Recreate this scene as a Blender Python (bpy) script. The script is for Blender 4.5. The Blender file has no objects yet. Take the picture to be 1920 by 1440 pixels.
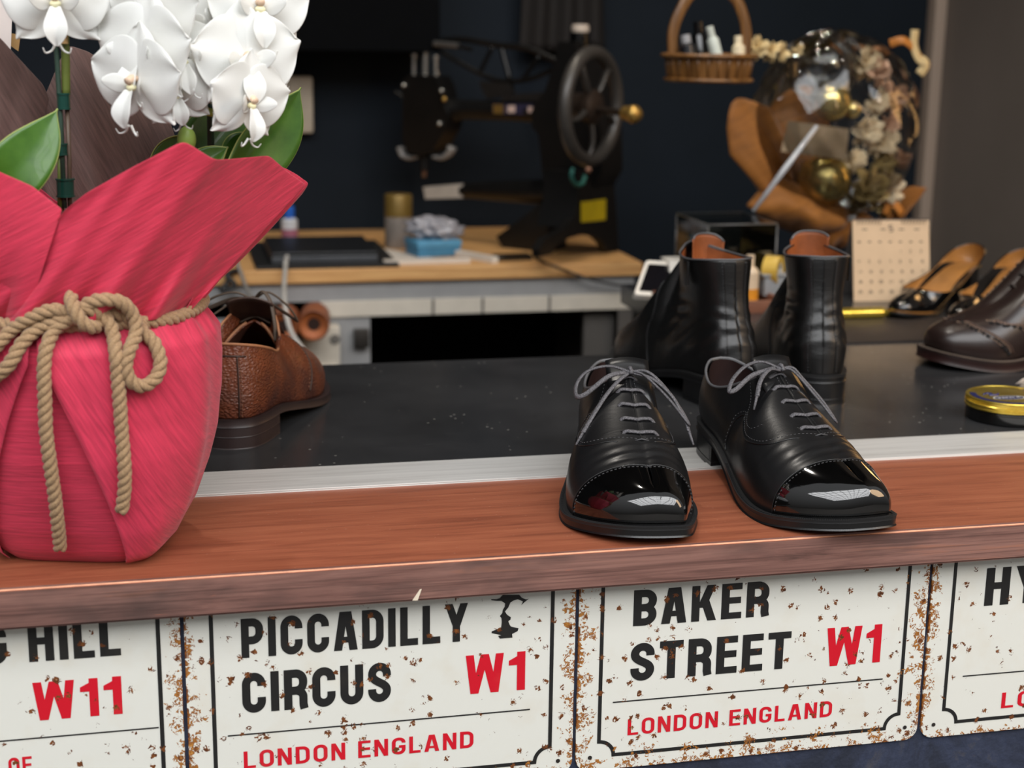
import bpy, bmesh, math, random
import numpy as np
from mathutils import Vector, Matrix
PI = math.pi
SC = bpy.context.scene
COL = SC.collection
random.seed(7)

# ------------------------------------------------------------------ camera
F_PX = 2822.56                      # focal length in pixels of the 1920 x 1440 frame
CAM_P = Vector((0.0, -1.0564, 0.3897))
def _unit(v): return v / np.linalg.norm(v)
_X = _unit(np.array([12580., -497., F_PX])); _Z = -_unit(np.array([-160., 11980., F_PX]))
_Z = _unit(_Z - _X * (_X @ _Z)); _Y = np.cross(_Z, _X)
ROT = np.stack([_X, _Y, _Z])        # world axes in camera (right, down, forward) coordinates
_r = ROT @ np.array([1., 0, 0]); _u = ROT @ np.array([0, -1., 0]); _b = ROT @ np.array([0, 0, -1.])
cam_d = bpy.data.cameras.new('camera'); cam = bpy.data.objects.new('camera', cam_d); COL.objects.link(cam)
cam_d.sensor_width = 36; cam_d.lens = F_PX / 1920 * 36; cam_d.clip_start = .05; cam_d.clip_end = 60
m4 = Matrix.Identity(4)
for i in range(3):
    m4[i][0], m4[i][1], m4[i][2], m4[i][3] = _r[i], _u[i], _b[i], CAM_P[i]
cam.matrix_world = m4
cam_d.dof.use_dof = True; cam_d.dof.focus_distance = 1.24; cam_d.dof.aperture_fstop = 6.0
SC.camera = cam

# ------------------------------------------------------------------ world, lamps, exposure
SC.view_settings.view_transform = 'Standard'; SC.view_settings.look = 'None'
SC.view_settings.exposure = 0.0; SC.view_settings.gamma = 1.0; SC.view_settings.use_curve_mapping = False
wd = bpy.data.worlds.new('world'); SC.world = wd; wd.use_nodes = True
wn = wd.node_tree; wn.nodes.clear()
wo = wn.nodes.new('ShaderNodeOutputWorld'); wb = wn.nodes.new('ShaderNodeBackground')
wt = wn.nodes.new('ShaderNodeTexCoord'); wsx = wn.nodes.new('ShaderNodeSeparateXYZ'); wr = wn.nodes.new('ShaderNodeValToRGB')
wn.links.new(wt.outputs['Generated'], wsx.inputs[0])
wm = wn.nodes.new('ShaderNodeMath'); wm.operation = 'MULTIPLY_ADD'; wm.inputs[1].default_value = .5; wm.inputs[2].default_value = .5
wn.links.new(wsx.outputs[2], wm.inputs[0]); wn.links.new(wm.outputs[0], wr.inputs[0])
wr.color_ramp.elements[0].position = .42; wr.color_ramp.elements[0].color = (.10, .095, .09, 1)
wr.color_ramp.elements[1].position = .85; wr.color_ramp.elements[1].color = (.50, .51, .52, 1)
wn.links.new(wr.outputs[0], wb.inputs[0]); wb.inputs[1].default_value = .95
wn.links.new(wb.outputs[0], wo.inputs[0])

def area(name, loc, target, sx, sy, power, col=(1, 1, 1)):
    l = bpy.data.lights.new(name, 'AREA'); l.shape = 'RECTANGLE'; l.size = sx; l.size_y = sy; l.energy = power; l.color = col
    o = bpy.data.objects.new(name, l); COL.objects.link(o); o.location = loc
    o.rotation_euler = (Vector(target) - Vector(loc)).to_track_quat('-Z', 'Y').to_euler()
    return o
def spot(name, loc, target, power, col=(1, .86, .68), ang=70, rad=.03, blend=.6):
    l = bpy.data.lights.new(name, 'SPOT'); l.energy = power; l.color = col; l.spot_size = math.radians(ang); l.spot_blend = blend
    l.shadow_soft_size = rad
    o = bpy.data.objects.new(name, l); COL.objects.link(o); o.location = loc
    o.rotation_euler = (Vector(target) - Vector(loc)).to_track_quat('-Z', 'Y').to_euler()
    return o
area('arcade_skylight', (.3, -3.6, 3.2), (.3, -3.599, 0), 7.0, 4.6, 590, (.98, .99, 1))
spot('ceiling_spot', (.25, .75, 2.1), (.35, .15, 0), 34, (1, .93, .84), 85)
spot('ceiling_spot', (1.0, .7, 2.1), (1.6, 1.7, .3), 19, (1, .86, .68), 90)
spot('ceiling_spot', (.7, 1.5, 2.1), (.7, 1.72, .0), 38, (1, .9, .76), 70)
area('added_warm_light_right', (2.0, -.75, .95), (.5, .1, 0), .5, .9, 8, (1, .68, .4))  # added unseen light for the warm orange reflection on the shoes' right sides
area('added_warm_light_back', (1.70, 1.15, .34), (.5, .1, .06), .3, .3, 1.3, (1, .55, .2))  # added unseen light without a fixture, puts the orange glow on the vamps

# ------------------------------------------------------------------ pixel helpers (a ray through the photograph met with a world plane)
def ray(px, py):
    return Vector(ROT @ np.array([(px - 960) / F_PX, (py - 720) / F_PX, 1.0]))
def at(px, py, Y):
    d = ray(px, py); return CAM_P + d * ((Y - CAM_P.y) / d.y)
def atz(px, py, z=0.0):
    d = ray(px, py); return CAM_P + d * ((z - CAM_P.z) / d.z)
def atplane(px, py, p0, nrm):
    d = ray(px, py); n = Vector(nrm); return CAM_P + d * ((Vector(p0) - CAM_P).dot(n) / d.dot(n))

# ------------------------------------------------------------------ materials
def lin(c):
    out = []
    for v in c[:3]:
        v = v / 255.
        out.append(v / 12.92 if v <= .04045 else ((v + .055) / 1.055) ** 2.4)
    return (*out, 1)
class NT:
    def __init__(s, name):
        s.m = bpy.data.materials.new(name); s.m.use_nodes = True; s.t = s.m.node_tree; s.t.nodes.clear()
        s.out = s.n('OutputMaterial'); s.b = s.n('BsdfPrincipled'); s.l(s.b.outputs[0], s.out.inputs[0])
    def n(s, typ, **kw):
        x = s.t.nodes.new('ShaderNode' + typ)
        for k, v in kw.items(): setattr(x, k, v)
        return x
    def l(s, a, b): s.t.links.new(a, b)
    def coord(s, scale=(1, 1, 1), kind='Object', rot=(0, 0, 0)):
        c = s.n('TexCoord'); mp = s.n('Mapping'); mp.inputs['Scale'].default_value = scale; mp.inputs['Rotation'].default_value = rot
        s.l(c.outputs[kind], mp.inputs[0]); return mp.outputs[0]
    def noise(s, vec, scale, detail=4, rough=.55, dist=0):
        x = s.n('TexNoise'); x.inputs['Scale'].default_value = scale; x.inputs['Detail'].default_value = detail
        x.inputs['Roughness'].default_value = rough; x.inputs['Distortion'].default_value = dist; s.l(vec, x.inputs['Vector']); return x.outputs[0]
    def voro(s, vec, scale, feature='F1', out=0, rnd=1):
        x = s.n('TexVoronoi', feature=feature); x.inputs['Scale'].default_value = scale; x.inputs['Randomness'].default_value = rnd
        s.l(vec, x.inputs['Vector']); return x.outputs[out]
    def ramp(s, fac, stops, interp='LINEAR'):
        x = s.n('ValToRGB'); e = x.color_ramp; e.interpolation = interp
        while len(e.elements) < len(stops): e.elements.new(.5)
        for k, (p, c) in enumerate(stops):
            e.elements[k].position = p
            e.elements[k].color = c if len(c) == 4 else lin(c)
        s.l(fac, x.inputs[0]); return x.outputs[0]
    def math(s, op, a, b=None, clamp=False):
        x = s.n('Math', operation=op); x.use_clamp = clamp
        for i, v in enumerate((a, b)):
            if v is None: continue
            if isinstance(v, (int, float)): x.inputs[i].default_value = v
            else: s.l(v, x.inputs[i])
        return x.outputs[0]
    def mix(s, fac, a, b, blend='MIX'):
        x = s.n('Mix', data_type='RGBA', blend_type=blend)
        for sock, v in ((x.inputs[0], fac), (x.inputs[6], a), (x.inputs[7], b)):
            if isinstance(v, (int, float)): sock.default_value = v
            elif isinstance(v, tuple): sock.default_value = v if len(v) == 4 else lin(v)
            else: s.l(v, sock)
        return x.outputs[2]
    def bump(s, h, strength=.3, dist=.001, prev=None):
        x = s.n('Bump'); x.inputs['Strength'].default_value = strength; x.inputs['Distance'].default_value = dist
        s.l(h, x.inputs['Height'])
        if prev is not None: s.l(prev, x.inputs['Normal'])
        return x.outputs[0]
    def set(s, **kw):
        names = dict(col='Base Color', rough='Roughness', metal='Metallic', spec='Specular IOR Level', coat='Coat Weight', coatr='Coat Roughness',
                     trans='Transmission Weight', ior='IOR', sheen='Sheen Weight', sub='Subsurface Weight', norm='Normal', alpha='Alpha',
                     emit='Emission Color', emits='Emission Strength')
        for k, v in kw.items():
            i = s.b.inputs[names[k]]
            if isinstance(v, (int, float)): i.default_value = v
            elif isinstance(v, tuple): i.default_value = v if len(v) == 4 else lin(v)
            else: s.l(v, i)
        return s
def simple(name, col, rough=.5, metal=0, spec=.5, var=.12, vscale=30, bump=0, bscale=200, coat=0, **kw):
    t = NT(name); v = t.coord(); nz = t.noise(v, vscale)
    c = lin(col); lo = tuple(max(0, x * (1 - var)) for x in c[:3]) + (1,); hi = tuple(min(1, x * (1 + var)) for x in c[:3]) + (1,)
    t.set(col=t.ramp(nz, [(.3, lo), (.7, hi)]), rough=rough, metal=metal, spec=spec, coat=coat, **kw)
    if bump: t.set(norm=t.bump(t.noise(v, bscale, 3), bump))
    return t.m

# ------------------------------------------------------------------ mesh helpers; a shape is (verts, faces)
def join(*shapes):
    V, Fc = [], []
    for v, f in shapes:
        o = len(V); V += [tuple(p) for p in v]; Fc += [tuple(i + o for i in q) for q in f]
    return V, Fc
def xf(shape, M):
    return [tuple(M @ Vector(p)) for p in shape[0]], shape[1]
def grid(rows, cu=False, cv=False):
    R, Cn = len(rows), len(rows[0]); V = [tuple(p) for r in rows for p in r]; Fc = []
    for i in range(R if cu else R - 1):
        for j in range(Cn if cv else Cn - 1):
            a, b = i, (i + 1) % R; c, d = j, (j + 1) % Cn
            Fc.append((a * Cn + c, a * Cn + d, b * Cn + d, b * Cn + c))
    return V, Fc
def cr(pts, n=8, closed=False):
    P = [Vector(p) for p in pts]; out = []; N = len(P)
    for i in range(N if closed else N - 1):
        if closed: p0, p1, p2, p3 = P[i - 1], P[i], P[(i + 1) % N], P[(i + 2) % N]
        else:
            p1, p2 = P[i], P[i + 1]; p0 = P[i - 1] if i else p1 * 2 - p2; p3 = P[i + 2] if i + 2 < N else p2 * 2 - p1
        for k in range(n):
            t = k / n
            out.append(.5 * ((2 * p1) + (p2 - p0) * t + (2 * p0 - 5 * p1 + 4 * p2 - p3) * t * t + (3 * p1 - p0 - 3 * p2 + p3) * t ** 3))
    if not closed: out.append(P[-1].copy())
    return out
def resample(pts, n):
    P = [Vector(p) for p in pts]; L = [0]
    for a, b in zip(P, P[1:]): L.append(L[-1] + (b - a).length)
    out = []; j = 0
    for k in range(n):
        s = L[-1] * k / (n - 1)
        while j < len(L) - 2 and L[j + 1] < s: j += 1
        d = L[j + 1] - L[j]; t = (s - L[j]) / d if d > 1e-12 else 0
        out.append(P[j].lerp(P[j + 1], min(1, t)))
    return out
def frames(P, closed=False, up=None):
    N = len(P); T = []
    for i in range(N):
        a = P[i - 1] if (i or closed) else P[i]; b = P[(i + 1) % N] if (i < N - 1 or closed) else P[i]
        t = (b - a); T.append(t.normalized() if t.length > 1e-12 else Vector((0, 0, 1)))
    n = Vector(up) if up is not None else (Vector((0, 0, 1)) if abs(T[0].z) < .9 else Vector((1, 0, 0)))
    out = []
    for t in T:
        if up is not None: n = Vector(up)
        n = (n - t * n.dot(t))
        n = n.normalized() if n.length > 1e-9 else t.orthogonal().normalized()
        out.append((t, n, t.cross(n)))
    return out
def tube(pts, r, seg=8, closed=False, flat=1.0, up=None, caps=True):
    P = [Vector(p) for p in pts]; N = len(P); fr = frames(P, closed, up); rows = []
    for i, (t, n, b) in enumerate(fr):
        ri = r(i / max(1, N - 1)) if callable(r) else r
        rows.append([P[i] + n * (math.cos(a) * ri * flat) + b * (math.sin(a) * ri) for a in [2 * PI * k / seg for k in range(seg)]])
    V, Fc = grid(rows, closed, True)
    if caps and not closed:
        Fc.append(tuple(range(seg))[::-1]); Fc.append(tuple((N - 1) * seg + k for k in range(seg)))
    return V, Fc
def rope(pts, R, strands=3, pitch=.02, step=.0012, seg=7):
    P = [Vector(p) for p in pts]; L = sum((b - a).length for a, b in zip(P, P[1:])); P = resample(P, max(8, int(L / step)))
    fr = frames(P); sh = []; s = 0; ang = []
    for i in range(len(P)):
        if i: s += (P[i] - P[i - 1]).length
        ang.append(2 * PI * s / pitch)
    for k in range(strands):
        q = [P[i] + (fr[i][1] * math.cos(ang[i] + 2 * PI * k / strands) + fr[i][2] * math.sin(ang[i] + 2 * PI * k / strands)) * R * .5 for i in range(len(P))]
        sh.append(tube(q, R * .56, seg))
    return join(*sh)
def lathe(prof, seg=32, c=(0, 0, 0)):
    rows = [[(c[0] + r * math.cos(2 * PI * k / seg), c[1] + r * math.sin(2 * PI * k / seg), c[2] + z) for k in range(seg)] for r, z in prof]
    V, Fc = grid(rows, False, True)
    if prof[0][0] > 1e-6: Fc.append(tuple(range(seg))[::-1])
    if prof[-1][0] > 1e-6: Fc.append(tuple((len(prof) - 1) * seg + k for k in range(seg)))
    return V, Fc
def box(x0, x1, y0, y1, z0, z1, bev=0, seg=2):
    bm = bmesh.new(); bmesh.ops.create_cube(bm, size=1)
    for v in bm.verts: v.co = ((x0 + x1) / 2 + v.co.x * (x1 - x0), (y0 + y1) / 2 + v.co.y * (y1 - y0), (z0 + z1) / 2 + v.co.z * (z1 - z0))
    if bev: bmesh.ops.bevel(bm, geom=bm.edges[:], offset=bev, segments=seg, affect='EDGES', profile=.6)
    bm.verts.index_update(); r = [tuple(v.co) for v in bm.verts], [tuple(v.index for v in f.verts) for f in bm.faces]; bm.free(); return r
def bar(a, b, w, h=None, up=(0, 0, 1)):
    return tube([a, b], w / 2 * 1.414, 4, up=up) if h is None else xf_bar(a, b, w, h, up)
def xf_bar(a, b, w, h, up):
    a, b = Vector(a), Vector(b); t, n, bb = frames([a, b], up=up)[0]
    V = [p + n * (sz * h / 2) + bb * (sy * w / 2) for p in (a, b) for sy, sz in ((-1, -1), (1, -1), (1, 1), (-1, 1))]
    return V, [(3, 2, 1, 0), (4, 5, 6, 7), (0, 1, 5, 4), (1, 2, 6, 5), (2, 3, 7, 6), (3, 0, 4, 7)]
def prism(poly, vec):
    vec = Vector(vec); N = len(poly); V = [Vector(p) for p in poly] + [Vector(p) + vec for p in poly]
    return [tuple(p) for p in V], [tuple(range(N))[::-1], tuple(range(N, 2 * N))] + [(i, (i + 1) % N, N + (i + 1) % N, N + i) for i in range(N)]
def sphere(c, r, u=20, v=12, sq=(1, 1, 1)):
    rows = []
    for i in range(v + 1):
        th = PI * i / v
        rows.append([(c[0] + r * sq[0] * math.sin(th) * math.cos(2 * PI * k / u), c[1] + r * sq[1] * math.sin(th) * math.sin(2 * PI * k / u), c[2] + r * sq[2] * math.cos(th)) for k in range(u)])
    return grid(rows, False, True)
def axis_mat(origin, z, x=None):
    z = Vector(z).normalized(); x = Vector(x) if x is not None else z.orthogonal()
    x = (x - z * x.dot(z)).normalized(); y = z.cross(x)
    M = Matrix.Identity(4)
    for i in range(3): M[i][0], M[i][1], M[i][2], M[i][3] = x[i], y[i], z[i], origin[i]
    return M

def obj(name, shape, mat, parent=None, smooth=True, angle=40, solid=0, subsurf=0, world=True, merge=1e-5, bevel=0):
    """links ONE mesh object; with a parent the shape is given in world space unless world is False"""
    V, Fc = shape
    me = bpy.data.meshes.new(name)
    if parent is not None and world:
        o0 = Vector(parent.matrix_world.translation) if not parent.parent else Vector(parent.matrix_world.translation)
        inv = gmat(parent).inverted(); V = [inv @ Vector(p) for p in V]
    me.from_pydata([tuple(p) for p in V], [], [tuple(f) for f in Fc]); me.update()
    bm = bmesh.new(); bm.from_mesh(me)
    if merge: bmesh.ops.remove_doubles(bm, verts=bm.verts[:], dist=merge)
    bmesh.ops.recalc_face_normals(bm, faces=bm.faces[:]); bm.to_mesh(me); bm.free()
    me.materials.append(mat)
    for p in me.polygons: p.use_smooth = smooth
    if smooth and angle < 180: me.set_sharp_from_angle(angle=math.radians(angle))
    o = bpy.data.objects.new(name, me); COL.objects.link(o)
    if parent is not None: o.parent = parent
    if solid:
        s = o.modifiers.new('Solidify', 'SOLIDIFY'); s.thickness = abs(solid); s.offset = 1 if solid > 0 else -1
    if subsurf:
        s = o.modifiers.new('Subsurf', 'SUBSURF'); s.levels = s.render_levels = subsurf
    return o
def gmat(o):
    M = Matrix.LocRotScale(o.location, o.rotation_euler, o.scale)
    return gmat(o.parent) @ M if o.parent else M
def tag(o, label, cat, group=None, kind=None):
    o['label'] = label; o['category'] = cat
    if group: o['group'] = group
    if kind: o['kind'] = kind
    return o
def thing(name, label, cat, loc=(0, 0, 0), rotz=0, group=None):
    o = bpy.data.objects.new(name, None); COL.objects.link(o); o.empty_display_size = .02
    o.location = loc; o.rotation_euler = (0, 0, rotz); return tag(o, label, cat, group)
def struct(name, shape, mat, **kw):
    o = obj(name, shape, mat, **kw); o['kind'] = 'structure'; return o
def lerp(a, b, t): return a + (b - a) * t
def sstep(a, b, x):
    t = min(1, max(0, (x - a) / (b - a))); return t * t * (3 - 2 * t)
# ================================================================== THE SETTING
def mat_wood_top():
    t = NT('stained_wood'); v = t.coord((2.2, 26, 26)); n1 = t.noise(v, 3.2, 6, .62, .6)
    v2 = t.coord((1.5, 120, 120)); n2 = t.noise(v2, 4, 4, .6); v3 = t.coord((1, 3, 3)); n3 = t.noise(v3, 2.6, 3)
    c = t.ramp(n1, [(.25, (112, 60, 42)), (.48, (142, 80, 56)), (.75, (160, 96, 68))])
    c = t.mix(t.math('MULTIPLY', t.ramp(n2, [(.45, (0, 0, 0)), (.7, (255, 255, 255))]), .35), c, (176, 108, 78))
    c = t.mix(t.math('MULTIPLY', t.ramp(n3, [(.5, (0, 0, 0)), (.75, (255, 255, 255))]), .35), c, (122, 68, 50))
    v4 = t.coord((14, 40, 40)); fl = t.ramp(t.voro(v4, 5), [(.035, (255, 255, 255)), (.06, (0, 0, 0))])
    c = t.mix(t.math('MULTIPLY', fl, .55), c, (214, 176, 150))
    t.set(col=c, rough=.42, spec=.45, norm=t.bump(t.math('ADD', n1, t.math('MULTIPLY', n2, .8)), .22, .0008)); return t.m
def mat_wood_front():
    t = NT('weathered_wood'); v = t.coord((1.8, 30, 30)); n1 = t.noise(v, 3, 7, .66, .9); v3 = t.coord((3.2, 3, 9)); n3 = t.noise(v3, 2.0, 4, .6)
    c = t.ramp(n1, [(.28, (78, 54, 48)), (.42, (118, 84, 76)), (.60, (142, 104, 94)), (.78, (162, 106, 82))])
    c = t.mix(t.ramp(n3, [(.50, (0, 0, 0)), (.68, (215, 215, 215))]), c, (64, 54, 52))
    v2 = t.coord((2, 160, 160)); n2 = t.noise(v2, 3, 4)
    c = t.mix(t.math('MULTIPLY', t.ramp(n2, [(.5, (0, 0, 0)), (.62, (255, 255, 255))]), .4), c, (62, 42, 38))
    v5 = t.coord((5, 50, 50)); sp = t.ramp(t.noise(v5, 6, 2), [(.71, (0, 0, 0)), (.76, (255, 255, 255))])
    c = t.mix(t.math('MULTIPLY', sp, .7), c, (176, 104, 76))
    t.set(col=c, rough=.55, spec=.35, norm=t.bump(n1, .35, .001)); return t.m
W_TOP, W_FRONT = mat_wood_top(), mat_wood_front()
W_EDGE = simple('wood_edge_highlight', (214, 150, 116), .5, var=.25, vscale=60)  # light orange bevel colour paints in the highlight along the ledge's front edge

X0, X1 = -1.3, 1.72
navy = NT('navy_wall_paint'); v = navy.coord(); navy.set(col=navy.ramp(navy.noise(v, 3), [(.3, (24, 30, 36)), (.7, (29, 35, 43))]), rough=.8, spec=.12, norm=navy.bump(navy.noise(v, 40), .1))
grey_wall = NT('grey_brown_wall_paint'); v = grey_wall.coord(); grey_wall.set(col=grey_wall.ramp(grey_wall.noise(v, 2.5), [(.3, (116, 106, 98)), (.7, (126, 115, 107))]), rough=.7)
struct('wall_back', box(X0, X1 + .1, 2.15, 2.25, -.95, 2.3), navy.m)
struct('wall_right', box(X1, X1 + .1, -.0, 2.15, -.95, 2.3), grey_wall.m)
struct('wall_left', box(X0 - .1, X0, .0, 2.25, -.95, 2.3), navy.m)
struct('floor', box(X0 - 3, X1 + 3, -4, 2.25, -1.0, -.95), simple('concrete_floor', (92, 88, 84), .7))
struct('ceiling', box(X0, X1 + .1, .05, 2.25, 2.3, 2.36), simple('dark_ceiling', (60, 60, 62), .8))
fw = NT('blue_black_wall'); v = fw.coord((1, 1, 1)); n1 = fw.noise(v, 14, 6, .7, 1.5); n2 = fw.noise(v, 60, 4)
c = fw.ramp(n1, [(.42, (30, 36, 52)), (.6, (44, 52, 74)), (.72, (70, 68, 70))])
fw.set(col=c, rough=.8, norm=fw.bump(n2, .6, .004))
struct('wall_front', box(X0, X1, .0225, .66, -.95, -.033), fw.m)
pipe = NT('cream_conduit'); pipe.set(col=(176, 156, 140), rough=.5)
struct('trim_1', box(1.690, 1.718, 2.11, 2.15, -.2, 2.3, .003), pipe.m)

# wooden ledge: top, weathered front and front edge with a painted highlight on one plank
def ledge():
    bm = bmesh.new(); bmesh.ops.create_cube(bm, size=1)
    a, b, c, d, e, f = X0, X1, 0, .192, -.0318, 0
    for v in bm.verts: v.co = ((a + b) / 2 + v.co.x * (b - a), (c + d) / 2 + v.co.y * (d - c), (e + f) / 2 + v.co.z * (f - e))
    ed = [x for x in bm.edges if all(abs(q.co.y) < 1e-6 for q in x.verts) and abs(x.verts[0].co.z - x.verts[1].co.z) < 1e-6]
    bmesh.ops.bevel(bm, geom=ed, offset=.0022, segments=3, affect='EDGES')
    bm.normal_update()
    me = bpy.data.meshes.new('wooden_ledge')
    for p in bm.faces:
        n = p.normal; p.smooth = False
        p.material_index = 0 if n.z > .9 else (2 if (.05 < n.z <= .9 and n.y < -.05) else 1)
    bm.to_mesh(me); bm.free()
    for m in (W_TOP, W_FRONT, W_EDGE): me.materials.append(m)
    o = bpy.data.objects.new('wooden_ledge', me); COL.objects.link(o)
    return tag(o, 'long red-brown stained wooden ledge along the front of the counter', 'ledge')
ledge()
fk = at(782, 1116, -.0006); tag(obj('paint_flake', prism([(fk.x - .0035, -.0001, fk.z - .004), (fk.x + .0005, -.0001, fk.z - .0042), (fk.x + .0035, -.0001, fk.z + .0045), (fk.x + .002, -.0001, fk.z + .0042)], (0, -.0006, 0)), simple('cream_flake', (226, 212, 190), .7), smooth=False), 'tiny cream paint flake stuck to the front of the wooden ledge', 'flake')
al = NT('brushed_aluminium'); v = al.coord((.6, 60, 60)); n1 = al.noise(v, 6, 5, .6)
v2 = al.coord((2.5, 30, 30)); n2 = al.noise(v2, 3, 4)
al.set(col=al.mix(al.math('MULTIPLY', al.ramp(n2, [(.5, (0, 0, 0)), (.75, (255, 255, 255))]), .35), al.ramp(n1, [(.3, (206, 204, 200)), (.7, (232, 230, 226))]), (140, 132, 124)),
       rough=.42, metal=.35, norm=al.bump(n1, .08))
sh = join(box(X0, X1, .192, .264, -.03, .0008, .0006), box(X0, X1, .1925, .2085, .0008, .0022, .0008))
tag(obj('metal_strip', sh, al.m, smooth=False), 'pale brushed metal strip between the wooden ledge and the black counter board', 'metal strip')
bb = NT('black_laminate'); v = bb.coord(); n1 = bb.noise(v, 9, 5, .6); v2 = bb.coord((6, 30, 6), rot=(0, 0, .5)); 
n2 = bb.noise(v2, 9, 3); sc1 = bb.ramp(n2, [(.66, (0, 0, 0)), (.74, (255, 255, 255))])
dust = bb.ramp(bb.voro(v, 75), [(.07, (255, 255, 255)), (.12, (0, 0, 0))]); dm = bb.ramp(bb.noise(v, 11), [(.5, (0, 0, 0)), (.62, (255, 255, 255))])
c = bb.ramp(n1, [(.3, (42, 42, 43)), (.7, (54, 54, 55))])
c = bb.mix(bb.math('MULTIPLY', sc1, .12), c, (120, 120, 118)); c = bb.mix(bb.math('MULTIPLY', bb.math('MULTIPLY', dust, dm), .6), c, (170, 168, 160))
bb.set(col=c, rough=bb.ramp(n1, [(.3, (105, 105, 105)), (.7, (130, 130, 130))]), spec=.26, norm=bb.bump(bb.noise(v, 120, 4), .06))
BLK = bb.m
tag(obj('counter_board', box(X0, X1, .264, .69, -.03, 0, .001), BLK, smooth=False), 'wide matte black counter board the boots stand on', 'counter top')
tag(obj('side_counter', join(box(.695, X1 - .002, .691, 1.2, -.03, 0, .001), box(.71, X1 - .002, .70, 1.18, -.95, -.03)), BLK, smooth=False), 'black side counter holding the calendar and the card reader', 'counter')
lth = simple('brown_black_leather', (46, 38, 34), .5, bump=.2, bscale=260)
tag(obj('leather_sheet', xf(box(-.26, .26, -.075, .075, 0, .0018, .0006), Matrix.Translation((1.02, .775, .0003)) @ Matrix.Rotation(-.02, 4, 'Z')), lth), 'thin brown-black leather sheet lying behind the black boots', 'leather sheet')
# glazed roof of the arcade over the pavement (seen only as reflections): steel bars under the skylight
steel = simple('grey_steel', (70, 74, 78), .5, .6)
bars = [box(-3.2 + .58 * k, -3.16 + .58 * k, -5.9, -1.3, 3.10, 3.14) for k in range(13)] + [box(-3.3, 4.0, -5.7 + .8 * k, -5.66 + .8 * k, 3.06, 3.10) for k in range(6)]
ar = struct('trim_2', join(*bars), steel)

# ------------------------------------------------------------------ enamel street signs
def rust_sheet(name, base, seed, w=.3035, h=.165, amount=1.0, tint=.22):
    """painted tin: rust flowers scattered over it and eating in from the edges"""
    t = NT(name); v = t.coord(); 
    off = t.n('Mapping'); off.inputs['Location'].default_value = (seed * 3.1, seed * 1.7, seed); t.l(v, off.inputs[0]); v = off.outputs[0]
    nb = t.noise(v, 300, 4, .62, 1.2)                       # ragged grain
    cell = t.n('TexVoronoi'); cell.inputs['Scale'].default_value = 150; cell.inputs['Randomness'].default_value = 1; t.l(v, cell.inputs['Vector'])
    sep = t.n('SeparateColor'); t.l(cell.outputs['Color'], sep.inputs[0])
    pick = t.ramp(sep.outputs[0], [(.80 - .2 * amount + .04, (0, 0, 0)), (.81 - .2 * amount + .04, (255, 255, 255))], 'CONSTANT') if False else t.math('GREATER_THAN', sep.outputs[0], .86 - .10 * amount)
    size = t.math('MULTIPLY', sep.outputs[1], .30)
    dn = t.math('ADD', cell.outputs['Distance'], t.math('MULTIPLY', t.math('SUBTRACT', nb, .5), 2.2))
    spot_ = t.math('MULTIPLY', pick, t.math('LESS_THAN', dn, t.math('ADD', size, .03)))
    tc = t.n('TexCoord'); sx = t.n('SeparateXYZ'); t.l(tc.outputs['Object'], sx.inputs[0])
    ex = t.math('MINIMUM', sx.outputs[0], t.math('SUBTRACT', w, sx.outputs[0])); ez = t.math('ADD', sx.outputs[2], h + .033)
    e = t.math('MINIMUM', ex, ez); nl = t.noise(v, 70, 3, .6)
    # edge rust reaches 0-14 mm in, driven by noise
    reach = t.math('MULTIPLY', t.math('SUBTRACT', t.math('ADD', nl, t.math('MULTIPLY', nb, .55)), .74), .075 * amount)
    edge = t.math('LESS_THAN', e, t.math('ADD', reach, .0012))
    edge2 = t.math('MULTIPLY', edge, t.math('MAXIMUM', t.math('LESS_THAN', e, .0014), t.math('GREATER_THAN', nb, .5)))
    rust = t.math('MAXIMUM', spot_, edge2)
    rc = t.ramp(nb, [(.3, (70, 38, 22)), (.5, (124, 72, 34)), (.66, (176, 118, 52)), (.8, (206, 160, 92))])
    hal = t.ramp(t.noise(v, 26, 4), [(.54, (0, 0, 0)), (.78, (255, 255, 255))])
    pc = t.mix(t.math('MULTIPLY', hal, tint), base, (206, 188, 156))
    spk = t.math('LESS_THAN', t.voro(v, 330), t.ramp(t.noise(v, 30), [(.45, (0, 0, 0)), (.75, (30, 30, 30))]))
    pc = t.mix(t.math('MULTIPLY', spk, .45 if tint > .1 else .1), pc, (120, 108, 92))
    t.set(col=t.mix(rust, pc, rc), rough=t.math('MULTIPLY_ADD', rust, .45) if False else .42, spec=.35, norm=t.bump(rust, .25, .0006)); return t.m
RAIL = simple('sign_edge_rust', (104, 68, 48), .8, var=.4, vscale=150, bump=.4, bscale=300)

# letter skeletons drawn as mitred strokes
def strip(pts, t):
    P = []
    for p in pts:
        p = Vector((p[0], p[1]))
        if not P or (p - P[-1]).length > 1e-6: P.append(p)
    N = len(P); A, B = [], []
    for i in range(N):
        d1 = (P[i] - P[i - 1]).normalized() if i else (P[1] - P[0]).normalized()
        d2 = (P[i + 1] - P[i]).normalized() if i < N - 1 else d1
        n1 = Vector((-d1.y, d1.x)); n2 = Vector((-d2.y, d2.x)); m = (n1 + n2)
        m = m.normalized() if m.length > 1e-6 else n1
        k = 1 / max(.35, m.dot(n1)); A.append(P[i] + m * (t / 2 * k)); B.append(P[i] - m * (t / 2 * k))
    return [(A[i], A[i + 1], B[i + 1], B[i]) for i in range(N - 1)]
def arc(cx, cy, rx, ry, a0, a1, n=9):
    return [(cx + rx * math.cos(math.radians(lerp(a0, a1, k / n))), cy + ry * math.sin(math.radians(lerp(a0, a1, k / n)))) for k in range(n + 1)]
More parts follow.
